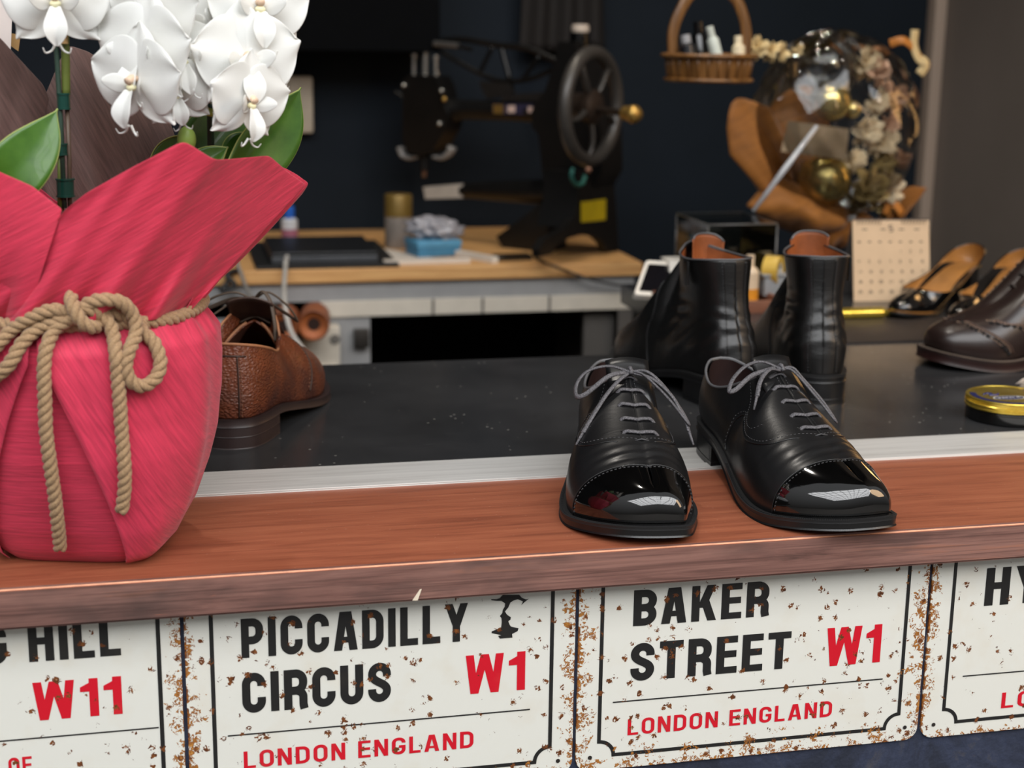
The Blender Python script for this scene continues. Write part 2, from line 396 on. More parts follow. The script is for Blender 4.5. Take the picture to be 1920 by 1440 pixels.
def para(x0, y0, x1, y1, tw):           # a slanted stroke with level ends
    return [(Vector((x0, y0)), Vector((x0 + tw, y0)), Vector((x1 + tw, y1)), Vector((x1, y1)))]
def rect(x0, y0, x1, y1): return [(Vector((x0, y0)), Vector((x1, y0)), Vector((x1, y1)), Vector((x0, y1)))]
def glyph(ch, w, t, r):
    """quads of one capital in a box w x 1, stroke t, corner radius r; returns (quads, advance width)"""
    h = t / 2; x0, x1, y0, y1 = h, w - h, h, 1 - h; r = min(r, (x1 - x0) / 2 * .999); ti = t * .88
    if ch == 'I': return rect(0, 0, t, 1), t
    if ch == 'L': return rect(0, 0, t, 1) + rect(t, 0, w * .84, ti), w * .84
    if ch == 'T': return rect(0, 1 - ti, w * 1.0, 1) + rect(w / 2 - h, 0, w / 2 + h, 1 - ti), w
    if ch == 'E': return rect(0, 0, t, 1) + rect(t, 0, w * .9, ti) + rect(t, 1 - ti, w * .9, 1) + rect(t, .5 - ti / 2 + .02, w * .86, .5 + ti / 2 + .02), w * .9
    if ch == 'F': return rect(0, 0, t, 1) + rect(t, 1 - ti, w * .86, 1) + rect(t, .5 - ti / 2, w * .8, .5 + ti / 2), w * .86
    if ch == 'H': return rect(0, 0, t, 1) + rect(w - t, 0, w, 1) + rect(t, .5 - ti / 2 + .02, w - t, .5 + ti / 2 + .02), w
    if ch == 'N': return rect(0, 0, t, 1) + rect(w - t, 0, w, 1) + para(w - t * 1.12, 0, 0, 1, t * 1.12), w
    if ch == 'U': return strip([(x0, 1), (x0, y0 + r)] + arc(x0 + r, y0 + r, r, r, 180, 270) + arc(x1 - r, y0 + r, r, r, 270, 360) + [(x1, 1)], t), w
    if ch == 'O':
        p = arc(x1 - r, y1 - r, r, r, 0, 90) + arc(x0 + r, y1 - r, r, r, 90, 180) + arc(x0 + r, y0 + r, r, r, 180, 270) + arc(x1 - r, y0 + r, r, r, 270, 360)
        return strip(p + [p[0], p[1]], t), w
    if ch == 'C':
        p = [(x1, .66)] + arc(x1 - r, y1 - r, r, r, 0, 90) + arc(x0 + r, y1 - r, r, r, 90, 180) + arc(x0 + r, y0 + r, r, r, 180, 270) + arc(x1 - r, y0 + r, r, r, 270, 360) + [(x1, .38)]
        return strip(p, t), w
    if ch == 'G':
        p = [(x1, .68)] + arc(x1 - r, y1 - r, r, r, 0, 90) + arc(x0 + r, y1 - r, r, r, 90, 180) + arc(x0 + r, y0 + r, r, r, 180, 270) + arc(x1 - r, y0 + r, r, r, 270, 360) + [(x1, .54)]
        return strip(p, t) + rect(w * .52, .54 - ti, x1 + h, .54), w
    if ch == 'D':
        p = [(h, y0), (x1 - r * 1.1, y0)] + arc(x1 - r * 1.1, y0 + r * 1.1, r * 1.1, r * 1.1, 270, 360) + arc(x1 - r * 1.1, y1 - r * 1.1, r * 1.1, r * 1.1, 0, 90) + [(h, y1)]
        return rect(0, 0, t, 1) + strip(p, t), w
    if ch in 'PRB':
        yb = .44 if ch == 'P' else (.47 if ch == 'R' else .5); q = min(r, (y1 - yb) / 2 * .999)
        p = [(h, yb), (x1 - q, yb)] + arc(x1 - q, yb + q, q, q, 270, 360) + arc(x1 - q, y1 - q, q, q, 0, 90) + [(h, y1)]
        g = rect(0, 0, t, 1) + strip(p, t)
        if ch == 'B':
            q2 = min(r, (yb - y0) / 2 * .999); g += strip([(h, y0), (x1 - q2, y0)] + arc(x1 - q2, y0 + q2, q2, q2, 270, 360) + arc(x1 - q2, yb - q2, q2, q2, 0, 90) + [(h, yb)], t)
        if ch == 'R':
            g += strip([(x1 - q * 1.2, yb)] + arc(x1 - q, yb - q * .9, q, q * .9, 90, 0) + [(x1, .12), (x1 + t * .12, 0)], t)
        return g, w
    if ch == 'S':
        rx = (x1 - x0) / 2; ya, yb = y1 - r, y0 + r; bz = []
        for k in range(1, 14):
            u = k / 14; bz.append((x0 * (1 - u) ** 3 + 3 * x0 * u * (1 - u) ** 2 + 3 * x1 * u * u * (1 - u) + x1 * u ** 3, ya * (1 - u) ** 3 + 3 * .50 * u * (1 - u) ** 2 + 3 * .50 * u * u * (1 - u) + yb * u ** 3))
        p = [(x1, .66)] + arc(w / 2, ya, rx, r, 0, 180, 16) + bz + arc(w / 2, yb, rx, r, 0, -180, 16) + [(x0, .34)]
        return strip(p, t), w
    if ch == 'A':
        a = t * 1.08; return para(0, 0, w * .55 - a * .72, 1, a) + para(w * 1.1 - a, 0, w * .55 - a * .28, 1, a) + rect(w * .26, .2, w * .84, .2 + ti * .85), w * 1.1
    if ch == 'Y':
        a = t * 1.05; return para(w * .55 - h, .42, 0, 1, a) + para(w * .55 - h, .42, w * 1.1 - a, 1, a) + rect(w * .55 - h, 0, w * .55 + h, .43), w * 1.1
    if ch == 'K':
        a = t * 1.1; return rect(0, 0, t, 1) + para(t * .7, .38, w * 1.04 - a, 1, a) + para(w * 1.1 - a, 0, t * 1.05, .60, a), w * 1.1
    if ch == 'W':
        a = t * .96; W = w * 1.6; return para(W * .235 - a / 2, 0, 0, 1, a) + para(W * .235 - a / 2, 0, W * .5 - a / 2, 1, a) + para(W * .765 - a / 2, 0, W * .5 - a / 2, 1, a) + para(W * .765 - a / 2, 0, W - a, 1, a), W
    if ch == '1':
        W = t * 2.0; return rect(W - t, 0, W, 1) + [(Vector((0, .66)), Vector((W - t, .66)), Vector((W - t, .78)), Vector((0, .78)))] + [(Vector((0, .78)), Vector((W - t, .78)), Vector((W - t * .45, 1)), Vector((W - t * .7, .92)))] , W
    return [], w * .55
def lettering(text, xl, zb, xr, zt, zb2=None, wide=False):
    """fits a line of capitals between xl and xr, feet at zb, heads at zt (sign plane)"""
    w, t, r, gap = (.62, .17, .21, .17) if wide else (.585, .205, .24, .125)
    G = []; x = 0
    for ch in text:
        q, a = glyph(ch, w, t, r)
        G += [[(p[0] + x, p[1]) for p in f] for f in q]; x += a + (gap if ch != ' ' else gap * .4)
    x -= gap; sx = (xr - xl) / x; hh = zt - zb
    V, Fc = [], []
    for f in G:
        o = len(V); V += [(xl + p[0] * sx, 0, zb + p[1] * hh) for p in f]; Fc.append(tuple(range(o, o + 4)))
    return V, Fc
SIGN_Y = .0215
def thin(shape, y=-.00025):                    # printed enamel: a hair proud of the tin
    V, Fc = shape; keep = []; V = list(V)
    for f in Fc:
        a = sum(V[f[i]][0] * V[f[(i + 1) % len(f)]][2] - V[f[(i + 1) % len(f)]][0] * V[f[i]][2] for i in range(len(f)))
        keep.append(f if a > 0 else f[::-1])
    dep = {}
    for i, f in enumerate(keep):
        for q in f: dep[q] = (i % 24) * 6e-6
    return [(p[0], y - dep.get(i, 0), p[2]) for i, p in enumerate(V)], keep
def flatobj(name, shape, mat, parent, y):
    V, Fc = thin(shape, y); me = bpy.data.meshes.new(name); me.from_pydata(V, [], Fc); me.update(); me.materials.append(mat)
    o = bpy.data.objects.new(name, me); COL.objects.link(o); o.parent = parent; return o
def sgn(px, py):                               # photograph -> sign plane
    p = at(px, py, SIGN_Y - .0015); return p.x, p.z
def sign(label, x0, seed, blacks, reds, rules, lines, extra=None, h=.164, amount=1.0):
    root = thing('street_sign', label, 'sign', (x0, SIGN_Y, 0), 0, 'tin street name signs under the ledge')
    w = .3025; zb = -.033 - h; r = .012
    out = [(0, -.0335), (0, zb + r)] + [(r + r * math.cos(math.radians(a)), zb + r + r * math.sin(math.radians(a))) for a in range(180, 271, 15)] + \
          [(w - r + r * math.cos(math.radians(a)), zb + r + r * math.sin(math.radians(a))) for a in range(270, 361, 15)] + [(w, -.0335)]
    bm = bmesh.new(); vs = [bm.verts.new((x, -.0012, z)) for x, z in out]; f = bm.faces.new(vs)
    ex = bmesh.ops.extrude_face_region(bm, geom=[f]); bmesh.ops.translate(bm, verts=[q for q in ex['geom'] if isinstance(q, bmesh.types.BMVert)], vec=(0, .002, 0))
    bm.verts.index_update(); shp = [tuple(v.co) for v in bm.verts], [tuple(v.index for v in q.verts) for q in bm.faces]; bm.free()
    obj('panel', shp, rust_sheet('sign_white', lin((222, 222, 214)), seed, amount=amount), root, world=False, smooth=False)
    kb = rust_sheet('sign_black', lin((34, 34, 34)), seed, amount=amount, tint=.02); kr = rust_sheet('sign_red', lin((204, 20, 40)), seed, amount=amount, tint=.05)
    def loc(sh): return [(p[0] - x0, p[1], p[2]) for p in sh[0]], sh[1]
    for a in blacks: flatobj('street_lettering', loc(lettering(*a)), kb, root, -.0015)
    for a, nm in zip(reds, ('district_number', 'city_lettering')): flatobj(nm, loc(lettering(*a[:5], wide=a[5])), kr, root, -.0015)
    q = []
    for pts, t in lines:
        for quad in strip(pts, t):
            q.append(([(p.x, 0, p.y) for p in quad], [(0, 1, 2, 3)]))
    for (xa, za), (xb, zb_) in rules:
        for quad in strip([(xa, za), (xb, zb_)], .0011): q.append(([(p.x, 0, p.y) for p in quad], [(0, 1, 2, 3)]))
    flatobj('border_line', loc(join(*q)), kb, root, -.00145)
    if extra: flatobj('emblem', loc(extra), kb, root, -.00152)
    for px, pz in ((.012, zb + .012), (w - .012, zb + .012)):
        obj('nail_hole', xf(lathe([(0, 0), (.0016, 0), (.0018, .0004)], 12), axis_mat((px, -.0013, pz), (0, -1, 0))), simple('nail_hole_dark', (30, 24, 20), .9), root, world=False)
    return root
def L(px0, py0, px1, py1):      # left-bottom, right-top corners of a line of lettering
    a = sgn(px0, py0); b = sgn(px1, py1); return a[0], a[1], b[0], b[1]
def T(text, lb, lt, rb, rt):    # corners measured on the photograph, averaged on the sign plane
    a, b, c, d = sgn(*lb), sgn(*lt), sgn(*rb), sgn(*rt)
    return text, (a[0] + b[0]) / 2, (a[1] + c[1]) / 2, (c[0] + d[0]) / 2, (b[1] + d[1]) / 2
def border(xl, xr, zc, rr, left=True, right=True, top=-.0335):
    """border with scooped lower corners: verticals at xl/xr, lower line at zc"""
    p = []
    if left: p += [(xl, top), (xl, zc + rr)] + [(xl + rr * math.sin(math.radians(a)), zc + rr * math.cos(math.radians(a))) for a in range(0, 91, 10)]
    else: p += [(xl, zc)]
    if right: p += [(xr - rr * math.cos(math.radians(a)), zc + rr * math.sin(math.radians(a))) for a in range(0, 91, 10)] + [(xr, zc + rr), (xr, top)]
    else: p += [(xr, zc)]
    return p
GX = .3053
bL, bR, bZ = sgn(1127, 1250)[0], sgn(1696, 1200)[0], sgn(1400, 1391)[1]
a = T('BAKER', (1187, 1175), (1189, 1106), (1442, 1154), (1442, 1090))
sign('white street sign reading BAKER STREET W1, below the pair of glossy black shoes', GX * 1, 2,
     [(a[0], a[1], a[2], a[3], a[4]), T('STREET', (1182, 1277), (1183, 1205), (1482, 1253), (1482.7, 1185.7))],
     [T('W1', (1552, 1248), (1547, 1177.7), (1651, 1242.7), (1653, 1171)) + (False,), T('LONDON ENGLAND', (1177, 1378), (1177, 1347.5), (1560, 1344), (1560, 1315)) + (True,)],
     [(sgn(1149, 1317), sgn(1655, 1273))], [(border(bL, bR, bZ, .0125), .0031)], amount=1.15)
pL, pR = sgn(400, 1300)[0], sgn(1034, 1250)[0]
eros = [(598, 378), (700, 378), (715, 395), (740, 405), (758, 402), (735, 420), (712, 440), (722, 418), (690, 405), (665, 412), (645, 425), (632, 455), (612, 480), (625, 500), (648, 515), (645, 530),
        (632, 540), (640, 560), (648, 572), (695, 583), (690, 600), (655, 618), (658, 640), (580, 646), (570, 630), (590, 625), (530, 612), (530, 602), (560, 590), (588, 578), (592, 545), (590, 520), (580, 508), (595, 490), (598, 470), (610, 450), (612, 430), (590, 415), (560, 415), (525, 410), (530, 404), (560, 405), (580, 398)]
ep = [sgn(760 + x / 3.274, 1000 + y / 3.274) for x, y in eros]
ep = ([(x, 0, min(z, -.0335)) for x, z in ep], [tuple(range(len(ep)))])
sign('white street sign reading PICCADILLY CIRCUS W1 with a black statue emblem', 0.0, 5,
     [T('PICCADILLY', (452, 1234), (452, 1160), (876, 1202), (878.5, 1131)), T('CIRCUS', (454, 1336), (454, 1262), (733, 1316.5), (733, 1242))],
     [T('W1', (876, 1302), (870, 1230.6), (983.5, 1293), (986, 1220)) + (False,), T('LONDON ENGLAND', (457, 1438), (457, 1407.6), (887.7, 1404.7), (887.7, 1372)) + (True,)],
     [(sgn(427, 1380), sgn(993.6, 1330))], [(border(pL, pR, bZ, .0125), .0031)], extra=ep, amount=.85)
nR = sgn(301, 1300)[0]
sign('white street sign reading G HILL W11, cut off by the left edge', -GX, 9,
     [T('G HILL', (-36, 1247), (-36, 1173), (225.5, 1230), (225.5, 1157))],
     [T('W11', (66, 1351), (59, 1280), (229, 1339), (228, 1268)) + (False,), T('OF', (16, 1452), (16, 1421), (60, 1449), (60, 1418)) + (True,)],
     [(sgn(-300, 1416), sgn(297.7, 1364))], [(border(nR - .2755, nR, bZ, .0125), .0031)], amount=.75)
hL = sgn(1779, 1220)[0]
sign('white street sign beginning HY, cut off by the right edge', GX * 2, 13,
     [T('HY', (1848, 1135), (1848, 1065), (1953, 1129), (1953, 1059))],
     [T('LO', (1878, 1327.7), (1878, 1299), (1935, 1323), (1935, 1294)) + (True,)],
     [(sgn(1805, 1268), sgn(2200, 1234))], [(border(hL, hL + .275, bZ, .0125), .0031)], amount=.6)
# ================================================================== SHOES
def hermite(keys, t):
    """smooth curve through [(t, vec)] keys"""
    n = len(keys); i = 0
    while i < n - 2 and keys[i + 1][0] < t: i += 1
    t0, p0 = keys[i]; t1, p1 = keys[i + 1]; p0, p1 = Vector(p0), Vector(p1)
    def tan(k):
        if 0 < k < n - 1: return (Vector(keys[k + 1][1]) - Vector(keys[k - 1][1])) / (keys[k + 1][0] - keys[k - 1][0])
        a = max(0, min(n - 2, k if k == 0 else k - 1)); return (Vector(keys[a + 1][1]) - Vector(keys[a][1])) / (keys[a + 1][0] - keys[a][0])
    h = t1 - t0; u = min(1, max(0, (t - t0) / h)); m0, m1 = tan(i) * h, tan(i + 1) * h
    return p0 * (2 * u ** 3 - 3 * u * u + 1) + m0 * (u ** 3 - 2 * u * u + u) + p1 * (-2 * u ** 3 + 3 * u * u) + m1 * (u ** 3 - u * u)
OX_PTS = [(0, 0), (.004, .015), (.014, .026), (.035, .0325), (.07, .0335), (.105, .0325), (.14, .035), (.175, .0415), (.2, .0455), (.225, .0435), (.25, .0375), (.268, .0325), (.277, .029), (.2825, .0225), (.2845, .012), (.285, 0), (.2835, -.014), (.279, -.0255), (.2705, -.038), (.257, -.051), (.236, -.063), (.21, -.0665), (.18, -.063), (.15, -.0555), (.115, -.0465), (.08, -.039), (.04, -.033), (.014, -.0255), (.004, -.014)]
OUT_PTS = [(0, 0), (.004, .015), (.014, .026), (.035, .0325), (.07, .0335), (.105, .0325), (.14, .0355), (.175, .043), (.205, .0485), (.23, .0485), (.25, .045), (.268, .0385), (.279, .031), (.2865, .021), (.2895, .010),
           (.290, 0), (.2890, -.011), (.285, -.0225), (.2765, -.033), (.263, -.0415), (.24, -.0515), (.215, -.0565), (.185, -.056), (.15, -.050), (.115, -.0425), (.08, -.0365), (.04, -.0325), (.014, -.0255), (.004, -.014)]
def interp(keys, x):
    return float(np.interp(x, [k[0] for k in keys], [k[1] for k in keys]))
class Shoe:
    """local frame: heel back at the origin, toe along +x, +y the inner side, z up"""
    def __init__(s, top, rear_tau, sole_keys, sole_th, inset, welt=.004, pts=OUT_PTS, sx=1, sy=1, heel_x=.073, bulge=.004, waist=0, n=112, m=34, pe=1.0, mirror=1, disp=None, toe_pow=1.0):
        s.mirror = mirror; s.heel_x = heel_x * sx; s.th = sole_th; s.disp = disp
        loop = cr([(x * sx, y * sy, 0) for x, y in pts], 8, True)
        ih = min(range(len(loop)), key=lambda i: loop[i].x); it = max(range(len(loop)), key=lambda i: loop[i].x)
        A = loop[ih:it + 1]; B = (loop[it:] + loop[:ih + 1])[::-1]
        s.side = [resample(A, n), resample(B, n)]           # inner side first
        s.zs = lambda x: interp(s.sk, x)
        ks = [(k[0] * sx, k[1]) for k in sole_keys]; dense = [(ks[0][0] + (ks[-1][0] - ks[0][0]) * i / 60) for i in range(61)]
        s.sk = [(x, hermite([(a, (b, 0, 0)) for a, b in ks], x).x) for x in dense]
        s.top, s.rt, s.inset, s.bulge, s.waist, s.pe, s.n, s.m = [(t, (p[0] * sx, p[1], p[2])) for t, p in top], rear_tau, inset, bulge, waist, pe, n, m
        s.pt = []
        for sd in (0, 1):
            cols = []
            for i in range(n):
                cols.append([s.S(sd, i / (n - 1), j / (m - 1)) for j in range(m)])
            s.pt.append(cols)
    def base(s, sd, tau, extra=0.0):
        P = s.side[sd]; f = tau * (len(P) - 1); i = min(len(P) - 2, int(f)); p = P[i].lerp(P[i + 1], f - i)
        a = P[max(0, i - 2)]; b = P[min(len(P) - 1, i + 3)]; t = (b - a)
        if tau < .02: t = Vector((0, 1 if sd == 0 else -1, 0))
        if tau > .985: t = Vector((0, -1 if sd == 0 else 1, 0))
        t.normalize(); nrm = Vector((-t.y, t.x, 0)) * (1 if sd == 0 else -1)      # outward
        p = p - nrm * (interp(s.inset, p.x) - extra)
        return p, nrm
    def S(s, sd, tau, v, off=0.0):
        p, nrm = s.base(sd, tau); z0 = s.zs(p.x) + s.th
        T = hermite(s.top, tau); T = Vector((T.x, abs(T.y) * (1 if sd == 0 else -1), T.z))
        fw = sstep(s.rt - .09, s.rt + .12, tau)
        sv = lerp(v, 1 - math.cos(v * PI / 2) ** s.pe, fw); zv = lerp(v, math.sin(v * PI / 2), fw)
        q = Vector((lerp(p.x, T.x, sv), lerp(p.y, T.y, sv), lerp(z0, T.z, zv)))
        b = s.bulge * math.sin(PI * v ** .8) - s.waist * (1 - fw * .8) * math.sin(PI * min(1, max(0, (v - .22) / .78))) ** 1.3
        q += nrm * (b + off)
        if s.disp: q = s.disp(q, sd, tau, v, fw, nrm)
        return q
    def flip(s, sh):
        if s.mirror > 0: return sh
        return [(p[0], -p[1], p[2]) for p in sh[0]], [f[::-1] for f in sh[1]]
    def fm(s, p): return Vector((p[0], p[1] * s.mirror, p[2]))
    def shell(s, t0=0, t1=1, v0=0, v1=1, off=0.0, nt=None, nv=None):
        nt = nt or s.n; nv = nv or s.m; R = []
        for sd in (0, 1):
            rows = []
            for i in range(nt):
                tau = lerp(t0, t1, i / (nt - 1)); rows.append([s.S(sd, tau, lerp(v0, v1, j / (nv - 1)), off) for j in range(nv)])
            R.append(grid(rows))
        return s.flip(join(*R))
    def find(s, sd, x, z):
        best = None
        for i in range(s.n):
            for j in range(s.m):
                q = s.pt[sd][i][j]; d = (q.x - x) ** 2 + (q.z - z) ** 2
                if best is None or d < best[0]: best = (d, i / (s.n - 1), j / (s.m - 1))
        return best[1], best[2]
    def line(s, sd, xz, off=.0004, n=10):
        """a curve lying on the upper through (x, z) marks"""
        uv = [(*s.find(sd, x, z), 0) for x, z in xz]
        return [s.fm(s.S(sd, min(1, max(0, p.x)), min(1, max(0, p.y)), off)) for p in cr(uv, n)]
    def stitch(s, path, r=.0003, dash=.0019, gap=.0010):
        L = sum((b - a).length for a, b in zip(path, path[1:])); P = resample(path, max(4, int(L / .0005))); sh = []; step = .0005
        k = 0; d, g = int(dash / step) + 1, int(gap / step) + 1
        while k + d < len(P): sh.append(tube([P[k], P[k + d // 2], P[k + d]], r, 5)); k += d + g
        return join(*sh)
    def sole(s, off=0.0, z_lo=None, z_hi=None, x0=None, x1=None, n=90):
        loop = resample(s.side[0], n)[:-1] + resample(s.side[1], n)[::-1][:-1]
        ctr = Vector((.14, 0, 0))
        pts = []
        N = len(loop)
        for i in range(N):
            t = (loop[(i + 1) % N] - loop[i - 1]).normalized(); nr = Vector((t.y, -t.x, 0)); pts.append(loop[i] + (nr if (loop[i] - ctr).dot(nr) > 0 else -nr) * off)
        return pts
    def slab(s, zlo, zhi, off=0.0, prof=((0, -.0006), (.15, 0), (.85, 0), (1, -.0006)), keep=None):
        pts = s.sole(off)
        if keep: pts = [p for p in pts if keep(p.x)]
        rows = []; c = Vector((sum(p.x for p in pts) / len(pts), sum(p.y for p in pts) / len(pts), 0)); N = len(pts)
        for f, ins in prof:
            row = []
            for i, p in enumerate(pts):
                t = (pts[(i + 1) % N] - pts[i - 1]); t = t.normalized() if t.length > 1e-9 else Vector((1, 0, 0)); nr = Vector((t.y, -t.x, 0))
                q = p + nr * -ins * (-1 if True else 1) * (1 if (p - c).dot(nr) > 0 else -1); row.append(Vector((q.x, q.y, lerp(zlo(p.x), zhi(p.x), f))))
            rows.append(row)
        V, Fc = grid(rows, False, True); n0 = len(V)
        k = len(rows) - 1
        for base in (0, k * N):                          # flat cheeks, filled as quads across the width
            half = N // 2
            for i in range(half):
                a, b, c2, d = base + i, base + (i + 1) % N, base + (N - i - 2) % N, base + (N - i - 1) % N
                f = []
                for q in (a, b, c2, d):
                    if q not in f: f.append(q)
                if len(f) > 2: Fc.append(tuple(f))
        return s.flip((V, Fc))
def leather(name, col, rough, coat=0, grain=900, gs=.06, var=.25, pebble=0, spec=.5, mottle=None, coatr=.06, crease=0):
    t = NT(name); v = t.coord(); n1 = t.noise(v, 28, 4, .6)
    c = lin(col); lo = tuple(x * (1 - var) for x in c[:3]) + (1,); hi = tuple(min(1, x * (1 + var)) for x in c[:3]) + (1,)
    cc = t.ramp(n1, [(.3, lo), (.7, hi)])
    if mottle: cc = t.mix(t.ramp(t.noise(v, 17, 3), [(.45, (0, 0, 0)), (.65, (255, 255, 255))]), cc, mottle)
    nm = None
    if pebble:
        d = t.voro(t.coord((1, 1, 1.5)), pebble, 'SMOOTH_F1'); nm = t.bump(d, .9, -.0018)
    nm = t.bump(t.noise(v, grain, 4, .6), gs, .0006, nm)
    if crease: nm = t.bump(t.noise(t.coord((60, 14, 60)), 3, 4, .6, 1), crease, .001, nm)
    t.set(col=cc, rough=rough, spec=spec, coat=coat, coatr=coatr, norm=nm); return t.m
BLACK_CALF = leather('black_calf', (20, 20, 21), .36, coat=.2, coatr=.25, crease=.12)
BLACK_MIRROR = leather('mirror_polished_black', (6, 6, 6), .07, coat=1, gs=.01, spec=.6, coatr=.03)
BLACK_BOOT = leather('black_boot_leather', (15, 15, 15), .34, coat=.1, coatr=.3, gs=.12, crease=.3)
SOLE_BLK = leather('black_sole_edge', (20, 20, 21), .34, gs=.15, coat=.15, coatr=.25)
WELT_BLK = leather('black_welt', (30, 30, 31), .5, gs=.2)
LINING = leather('dark_lining', (40, 22, 20), .6)
TAN_LIN = leather('tan_lining', (150, 80, 36), .6, gs=.3, var=.35)
EDGE_GREY = leather('grey_leather_edge', (92, 92, 94), .35, coat=.3)
THREAD = simple('grey_thread', (66, 66, 68), .6, vscale=200)
LACE_GREY = NT('grey_waxed_lace'); v = LACE_GREY.coord((1, 1, 1)); nz = LACE_GREY.voro(v, 900)
LACE_GREY.set(col=LACE_GREY.ramp(nz, [(.2, (100, 98, 102)), (.8, (66, 65, 68))]), rough=.6, norm=LACE_GREY.bump(nz, .6, .0004)); LACE_GREY = LACE_GREY.m
OX_TOP = [(0, (.005, 0, .088)), (.05, (.008, .012, .0865)), (.12, (.024, .0235, .080)), (.22, (.05, .030, .0735)), (.32, (.08, .0285, .0785)), (.40, (.104, .019, .090)), (.445, (.117, .0015, .0995)),
          (.50, (.130, 0, .0935)), (.57, (.152, 0, .0825)), (.65, (.178, 0, .0715)), (.73, (.203, 0, .0625)), (.81, (.226, 0, .0555)), (.89, (.247, 0, .0495)), (.95, (.259, 0, .0455)), (1, (.265, 0, .0435))]
SOLE_K = [(0, .025), (.05, .0235), (.08, .021), (.12, .0135), (.16, .0045), (.195, .0006), (.225, .0004), (.255, .0035), (.29, .0085)]
def ox_disp(q, sd, tau, v, fw, nrm):
    x = q.x + .10 * abs(q.y) * (1 if sd == 0 else .6)
    w = sstep(.190, .210, x) * (1 - sstep(.227, .238, x)) * sstep(.25, .7, v)
    if w > 0:
        q = q + Vector((0, 0, 1)) * w * .0010 * math.sin((x + .0022 * math.sin(q.y * 70 + 1) + .10 * q.y) * 2 * PI / .0115) * (.6 + .4 * math.sin(q.y * 55 + x * 120))
    return q
def lace_tube(pts, r=.0014, flat=.62, n=10): return tube(cr(pts, n), r, 8, flat=flat)
def oxford(label, loc, rz, mirror, bow):
    s = Shoe(OX_TOP, .445, SOLE_K, .0072, [(0, .0045), (.07, .004), (.13, .003), (.17, .0055), (.29, .0075)], mirror=mirror, disp=ox_disp, pts=OX_PTS, n=130, m=38, bulge=.0045)
    root = thing('oxford_shoe', label, 'shoe', loc, rz, 'glossy black oxford pair')
    cut = lambda side: cut_plane(s.shell(), (.2385, 0, .05), (1, 0, -.10), side)
    up = obj('upper', cut(-1), BLACK_CALF, root, world=False, angle=70, solid=-.0016)
    capsh = cut_plane(s.shell(off=.0010), (.2375, 0, .05), (1, 0, -.10), 1)
    cap = obj('toe_cap', capsh, BLACK_MIRROR, root, world=False, angle=80, solid=-.0018); cap['label'] = 'mirror-polished toe cap'
    obj('lining', s.shell(0, .47, .05, .985, -.0034, 60, 20), LINING, root, world=False, angle=80)
    # insole
    ins = s.slab(lambda x: s.zs(x) + s.th + .0005, lambda x: s.zs(x) + s.th + .0025, -.008, keep=lambda x: x < .2)
    obj('insole', ins, LINING, root, world=False)
    obj('outsole', s.slab(lambda x: s.zs(x), lambda x: s.zs(x) + .0062, 0, ((0, .0010), (.2, 0), (.8, 0), (1, .0003))), SOLE_BLK, root, world=False, angle=35)
    w = obj('welt', s.slab(lambda x: s.zs(x) + .0058, lambda x: s.zs(x) + .0086, .0004, ((0, 0), (.3, -.0002), (1, .0004))), WELT_BLK, root, world=False, angle=35)
    # wheeled notches of the welt
    sh = []
    for sd in (0, 1):
        P = [s.base(sd, t)[0] + s.base(sd, t)[1] * interp([(0, 0), (.1, .001), (.17, .0042), (.29, .0052)], s.base(sd, t)[0].x) for t in np.linspace(.42, 1, 150)]
        P = resample(P, 110)
        for p in P: sh.append(box(p.x - .0007, p.x + .0007, p.y - .0009, p.y + .0009, s.zs(p.x) + .0084, s.zs(p.x) + .0092))
    obj('welt_stitching', s.flip(join(*sh)), WELT_BLK, w, world=False, smooth=False)
    hx = s.heel_x
    for nm, za, zb, o in (('heel', 0, .0, 0),):
        obj('heel', s.slab(lambda x: 0.0, lambda x: s.zs(x) + .0004, -.0004, ((0, .0006), (.06, 0), (.25, 0), (.27, .0004), (.29, 0), (.9, 0), (1, 0)), keep=lambda x: x < hx), SOLE_BLK, root, world=False, angle=30)
    # seams: vamp line (swan neck), facing line, counter line, cap line
    fine, st = [], []
    for sd in (0, 1):
        vamp = s.line(sd, [(.2035, .0624), (.194, .0575), (.178, .0535), (.158, .0535), (.137, .060), (.128, .064), (.119, .060), (.114, .050), (.113, .036), (.115, .0285)], .0005)
        vamp2 = s.line(sd, [(.2005, .0634), (.191, .0590), (.176, .0565), (.157, .0565), (.137, .063), (.1265, .0668), (.1155, .061), (.1115, .050), (.1105, .036), (.1125, .0285)], .0003)
        face = s.line(sd, [(.104, .0905), (.112, .083), (.124, .075), (.136, .0675), (.150, .0635), (.162, .0630), (.170, .0670)], .0003)
        fine.append(tube(vamp, .00055, 6)); st += [s.stitch(vamp2), s.stitch(face, .00025)]
    capl = [s.fm(s.S(sd, t, v, .0012)) for sd, t, v in cap_curve(s, .2372, -.10)]
    fine.append(tube(capl, .0005, 6)); capl2 = [s.fm(s.S(sd, t, v, .0013)) for sd, t, v in cap_curve(s, .2397, -.10)]; st.append(s.stitch(capl2, .00032))
    obj('seam', join(*fine), BLACK_CALF, up, world=False, angle=180)
    obj('stitching', join(*st), THREAD, up, world=False, angle=180)
    # collar binding
    rim = [s.S(0, t, 1) for t in np.linspace(.44, 0, 60)] + [s.S(1, t, 1) for t in np.linspace(0, .44, 60)][1:]
    obj('collar_edge', tube([s.fm(p) for p in rim], .0013, 8), EDGE_GREY, root, world=False, angle=180)
    # tongue and the closed facing gap
    tg = [[s.fm((x, y, z - abs(y) ** 2 * 9 - .0016)) for y in np.linspace(-.019, .019, 9)] for x, z in ((.104, .1135), (.108, .1085), (.116, .102), (.128, .0955), (.15, .083))]
    obj('tongue', grid(tg), BLACK_CALF, root, world=False, solid=-.0016)
    ridge = [s.fm(s.S(0, t, 1) + Vector((0, 0, .0003))) for t in np.linspace(.455, .722, 46)]
